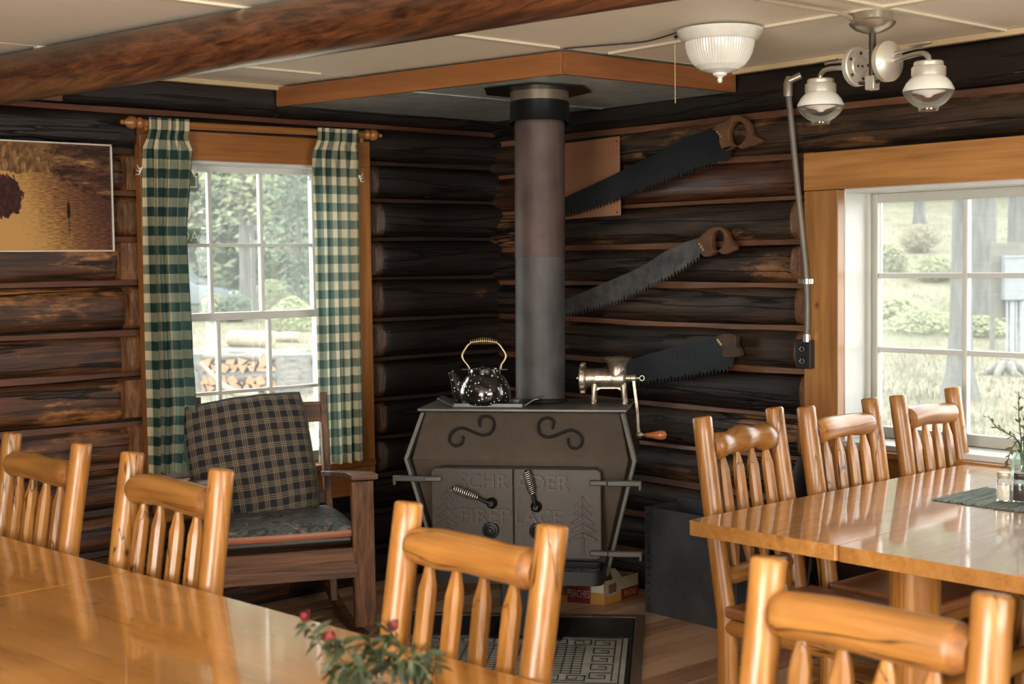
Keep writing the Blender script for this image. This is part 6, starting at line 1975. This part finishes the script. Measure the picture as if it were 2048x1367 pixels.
# ---- firewood rack: log rails, end blocks and split firewood
fwd = Vector((cos(YAW), sin(YAW), 0)); rgt = Vector((sin(YAW), -cos(YAW), 0))
wp0 = put(520, 22.2, 783)
wr = thing('log_rack', 'weathered grey split-rail rack holding stacked firewood outside', 'rack', wp0, YAW-pi/2)
def rail(x0, z0, x1, z1, y, r_, sd_):
    N_ = 14
    pts = [(x0+(x1-x0)*i/N_, y, z0+(z1-z0)*i/N_+0.03*wob(sd_, i*0.5)) for i in range(N_+1)]
    MB().tube(pts, [r_*(1+0.12*wob(sd_+2, i*0.6)) for i in range(N_+1)], 12).build('rail', MT['greywood'], wr, smooth=50)
rail(-1.35, 0.60, 1.05, 0.54, -0.30, 0.080, 1)
rail(-1.35, 0.24, 0.75, 0.27, -0.32, 0.080, 2)
rail(-1.35, 0.58, 1.05, 0.52, 0.35, 0.11, 3)
for (x, w_, h_) in ((0.60, 0.58, 0.60), (-0.98, 0.36, 0.62)):
    MB().tube([(x, -0.28, 0.0), (x, -0.28, h_*0.4), (x, -0.28, h_)], [w_*0.55, w_*0.52, w_*0.5], 14).build('end_block', MT['greywood'], wr, smooth=50)
fire_me = []
for k in range(4):
    r_ = random.Random(k+70)
    n_ = r_.choice([3, 4, 4])
    a0 = r_.uniform(0, 6)
    poly = [(0.10*r_.uniform(0.75, 1.1)*cos(a0+2*pi*i/n_), 0.10*r_.uniform(0.75, 1.1)*sin(a0+2*pi*i/n_)) for i in range(n_)]
    b = MB().prism(poly, (0, -0.25, 0), (1, 0, 0), (0, 0, 1), (0, 0.5, 0))
    b.mi = [1, 1]+[0]*(len(b.f)-2)
    fire_me.append(b.mesh('firewood', [MT['bark'], MT['splitwood']], 0))
r_ = random.Random(9)
for row, (zc, xa, xb, n_) in enumerate(((0.085, -0.86, 0.28, 9), (0.20, -0.80, 0.22, 8), (0.40, -0.80, 0.25, 8), (0.50, -0.74, 0.15, 6))):
    for k in range(n_):
        o = bpy.data.objects.new('firewood', fire_me[r_.randrange(4)])
        COL.objects.link(o)
        p = to_world(wp0, YAW-pi/2, (xa+(xb-xa)*k/(n_-1)+r_.uniform(-.02, .02), -0.14+r_.uniform(-.05, .05), zc))
        o.location = p
        o.rotation_euler = (0, r_.uniform(0, 6), YAW-pi/2)
        tag(o, 'split piece of orange firewood in the %s row of the grey log rack' % ('lowest', 'second lowest', 'second highest', 'topmost')[row], 'firewood', 'split firewood in the log rack')
# ---- felled logs on the grass
for (px0, px1, dep, r_, lab) in ((462, 540, 33.0, 0.20, 'pale peeled log lying on the grass beyond the log rack'), (520, 600, 34.5, 0.13, 'thinner pale log lying end-on behind the peeled log')):
    a, c = put(px0, dep), put(px1, dep-0.6)
    N_ = 10
    pts = [a.lerp(c, i/N_)+Vector((0, 0, r_*0.9+0.03*wob(px0, i*0.5))) for i in range(N_+1)]
    o = MB().tube([p-a for p in pts], [r_*(1+0.1*wob(px1, i*0.7)) for i in range(N_+1)], 12).build('felled_log', MT['palewood'], None, smooth=50, loc=a)
    tag(o, lab, 'log')
a = put(432, 19.5)
o = MB().tube([(0, 0, 0.55), (0.25, -0.2, 0.2), (0.42, -0.35, 0.06), (0.7, -0.5, 0.05)], [0.03, 0.05, 0.06, 0.04], 10).build('bleached_branch', MT['palewood'], None, smooth=50, loc=put(398, 21.0))
tag(o, 'bleached pale branch leaning on the firewood rack', 'branch')

# ---- parked car at the edge of the woods
cpz = put(352, 50)
car = thing('parked_car', 'dark teal car parked on grass at the edge of the woods', 'car', cpz, YAW-pi/2)
# side profile in x (length 4.4, nose to +x), built in x/z, width 1.75 in y
prof = [(-2.15, 0.35), (-2.2, 0.75), (-2.1, 1.0), (-1.95, 1.05), (-1.5, 1.55), (-1.2, 1.63), (0.1, 1.62), (0.35, 1.52), (0.95, 1.08), (1.9, 0.95), (2.12, 0.80), (2.2, 0.55), (2.15, 0.33)]
MB().prism(prof, (0, -0.86, 0), (1, 0, 0), (0, 0, 1), (0, 1.72, 0)).build('body', MT['car_paint'], car, bevel=0.07, seg=3, smooth=50)
for y in (-0.865, 0.865):
    for P in ([(-1.75, 1.08), (-1.42, 1.48), (-0.55, 1.53), (-0.55, 1.08)], [(-0.48, 1.08), (-0.48, 1.53), (0.08, 1.52), (0.30, 1.42), (0.72, 1.08)]):
        MB().prism(P, (0, y-0.006, 0), (1, 0, 0), (0, 0, 1), (0, 0.012, 0)).build('side_window', MT['carglass'], car, smooth=0)
    for x in (-1.35, 1.40):
        RXc = Matrix.Rotation(rad(90), 3, 'X')
        wh = MB().lathe([(0.20, -0.11), (0.32, -0.11), (0.345, -0.08), (0.345, 0.08), (0.32, 0.11), (0.20, 0.11)], 24, (x, y*0.93, 0.345), RXc).build('wheel', MT['tyre'], car, smooth=40)
        MB().lathe([(0.0, -0.10), (0.08, -0.10), (0.20, -0.085), (0.21, 0.0), (0.20, 0.085), (0.08, 0.10), (0, 0.10)], 16, (x, y*0.93, 0.345), RXc).build('hubcap', MT['wheel'], wh, smooth=40)
MB().prism([(0.42, 1.50), (0.90, 1.12), (0.93, 1.13), (0.45, 1.52)], (0, -0.72, 0), (1, 0, 0), (0, 0, 1), (0, 1.44, 0)).build('windscreen', MT['carglass'], car, smooth=0)
for y in (-0.62, 0.62): MB().box((2.13, y, 0.74), (0.10, 0.34, 0.13)).build('headlight', MT['wheel'], car, bevel=0.02)

# ---- utility pedestal
ub = put(2016, 29.0)
up_ = thing('utility_pedestal', 'grey electrical meter cabinet on posts with conduit pipes outside window', 'utility box', ub, YAW-pi/2)
k = 29.0/2772
zb0 = (705-600)*k; zb1 = (705-512)*k
MB().box((0.14, -0.02, (zb0+zb1)/2), (0.52, 0.26, zb1-zb0)).build('cabinet', MT['greybox'], up_, bevel=0.012, smooth=0)
MB().box((0.14, -0.155, zb1-0.02), (0.56, 0.03, 0.05)).build('cabinet_hood', MT['greybox'], up_, bevel=0.005, smooth=0)
MB().box((0.06, 0.14, (zb1+0.45)/2+0.27), (0.78, 0.05, zb1-0.45)).build('backboard', MT['greybox_dark'], up_, bevel=0.004, smooth=0)
for x in (-0.27, 0.42): MB().box((x, 0.17, 0.45), (0.09, 0.09, 1.0)).build('post', MT['greybox_dark'], up_, bevel=0.004, smooth=0)
for x, r_ in ((-0.02, 0.025), (0.08, 0.06), (0.17, 0.028), (0.28, 0.06)):
    MB().tube([(x, 0, -0.1), (x, 0, zb0+0.02)], r_, 12).build('conduit_pipe', MT['pvc'], up_, smooth=50)
# ---- old stump with roots
sb = put(2016, 23.5)
stp = thing('tree_stump', 'bleached old stump with spreading roots before the utility pedestal', 'stump', sb)
b = MB()
for k in range(7):
    a = 2*pi*k/7+0.4
    b.tube([(0, 0, 0.22), (0.14*cos(a), 0.14*sin(a), 0.16), (0.32*cos(a), 0.32*sin(a), 0.05), (0.55*cos(a+0.2), 0.55*sin(a+0.2), -0.02)], [0.12, 0.09, 0.06, 0.025], 10)
b.build('roots', MT['greywood'], stp, smooth=60)
MB().tube([(0, 0, 0.0), (0, 0, 0.15), (0.01, 0, 0.27)], [0.2, 0.17, 0.15], 12).build('stump_top', MT['greywood'], stp, smooth=50)
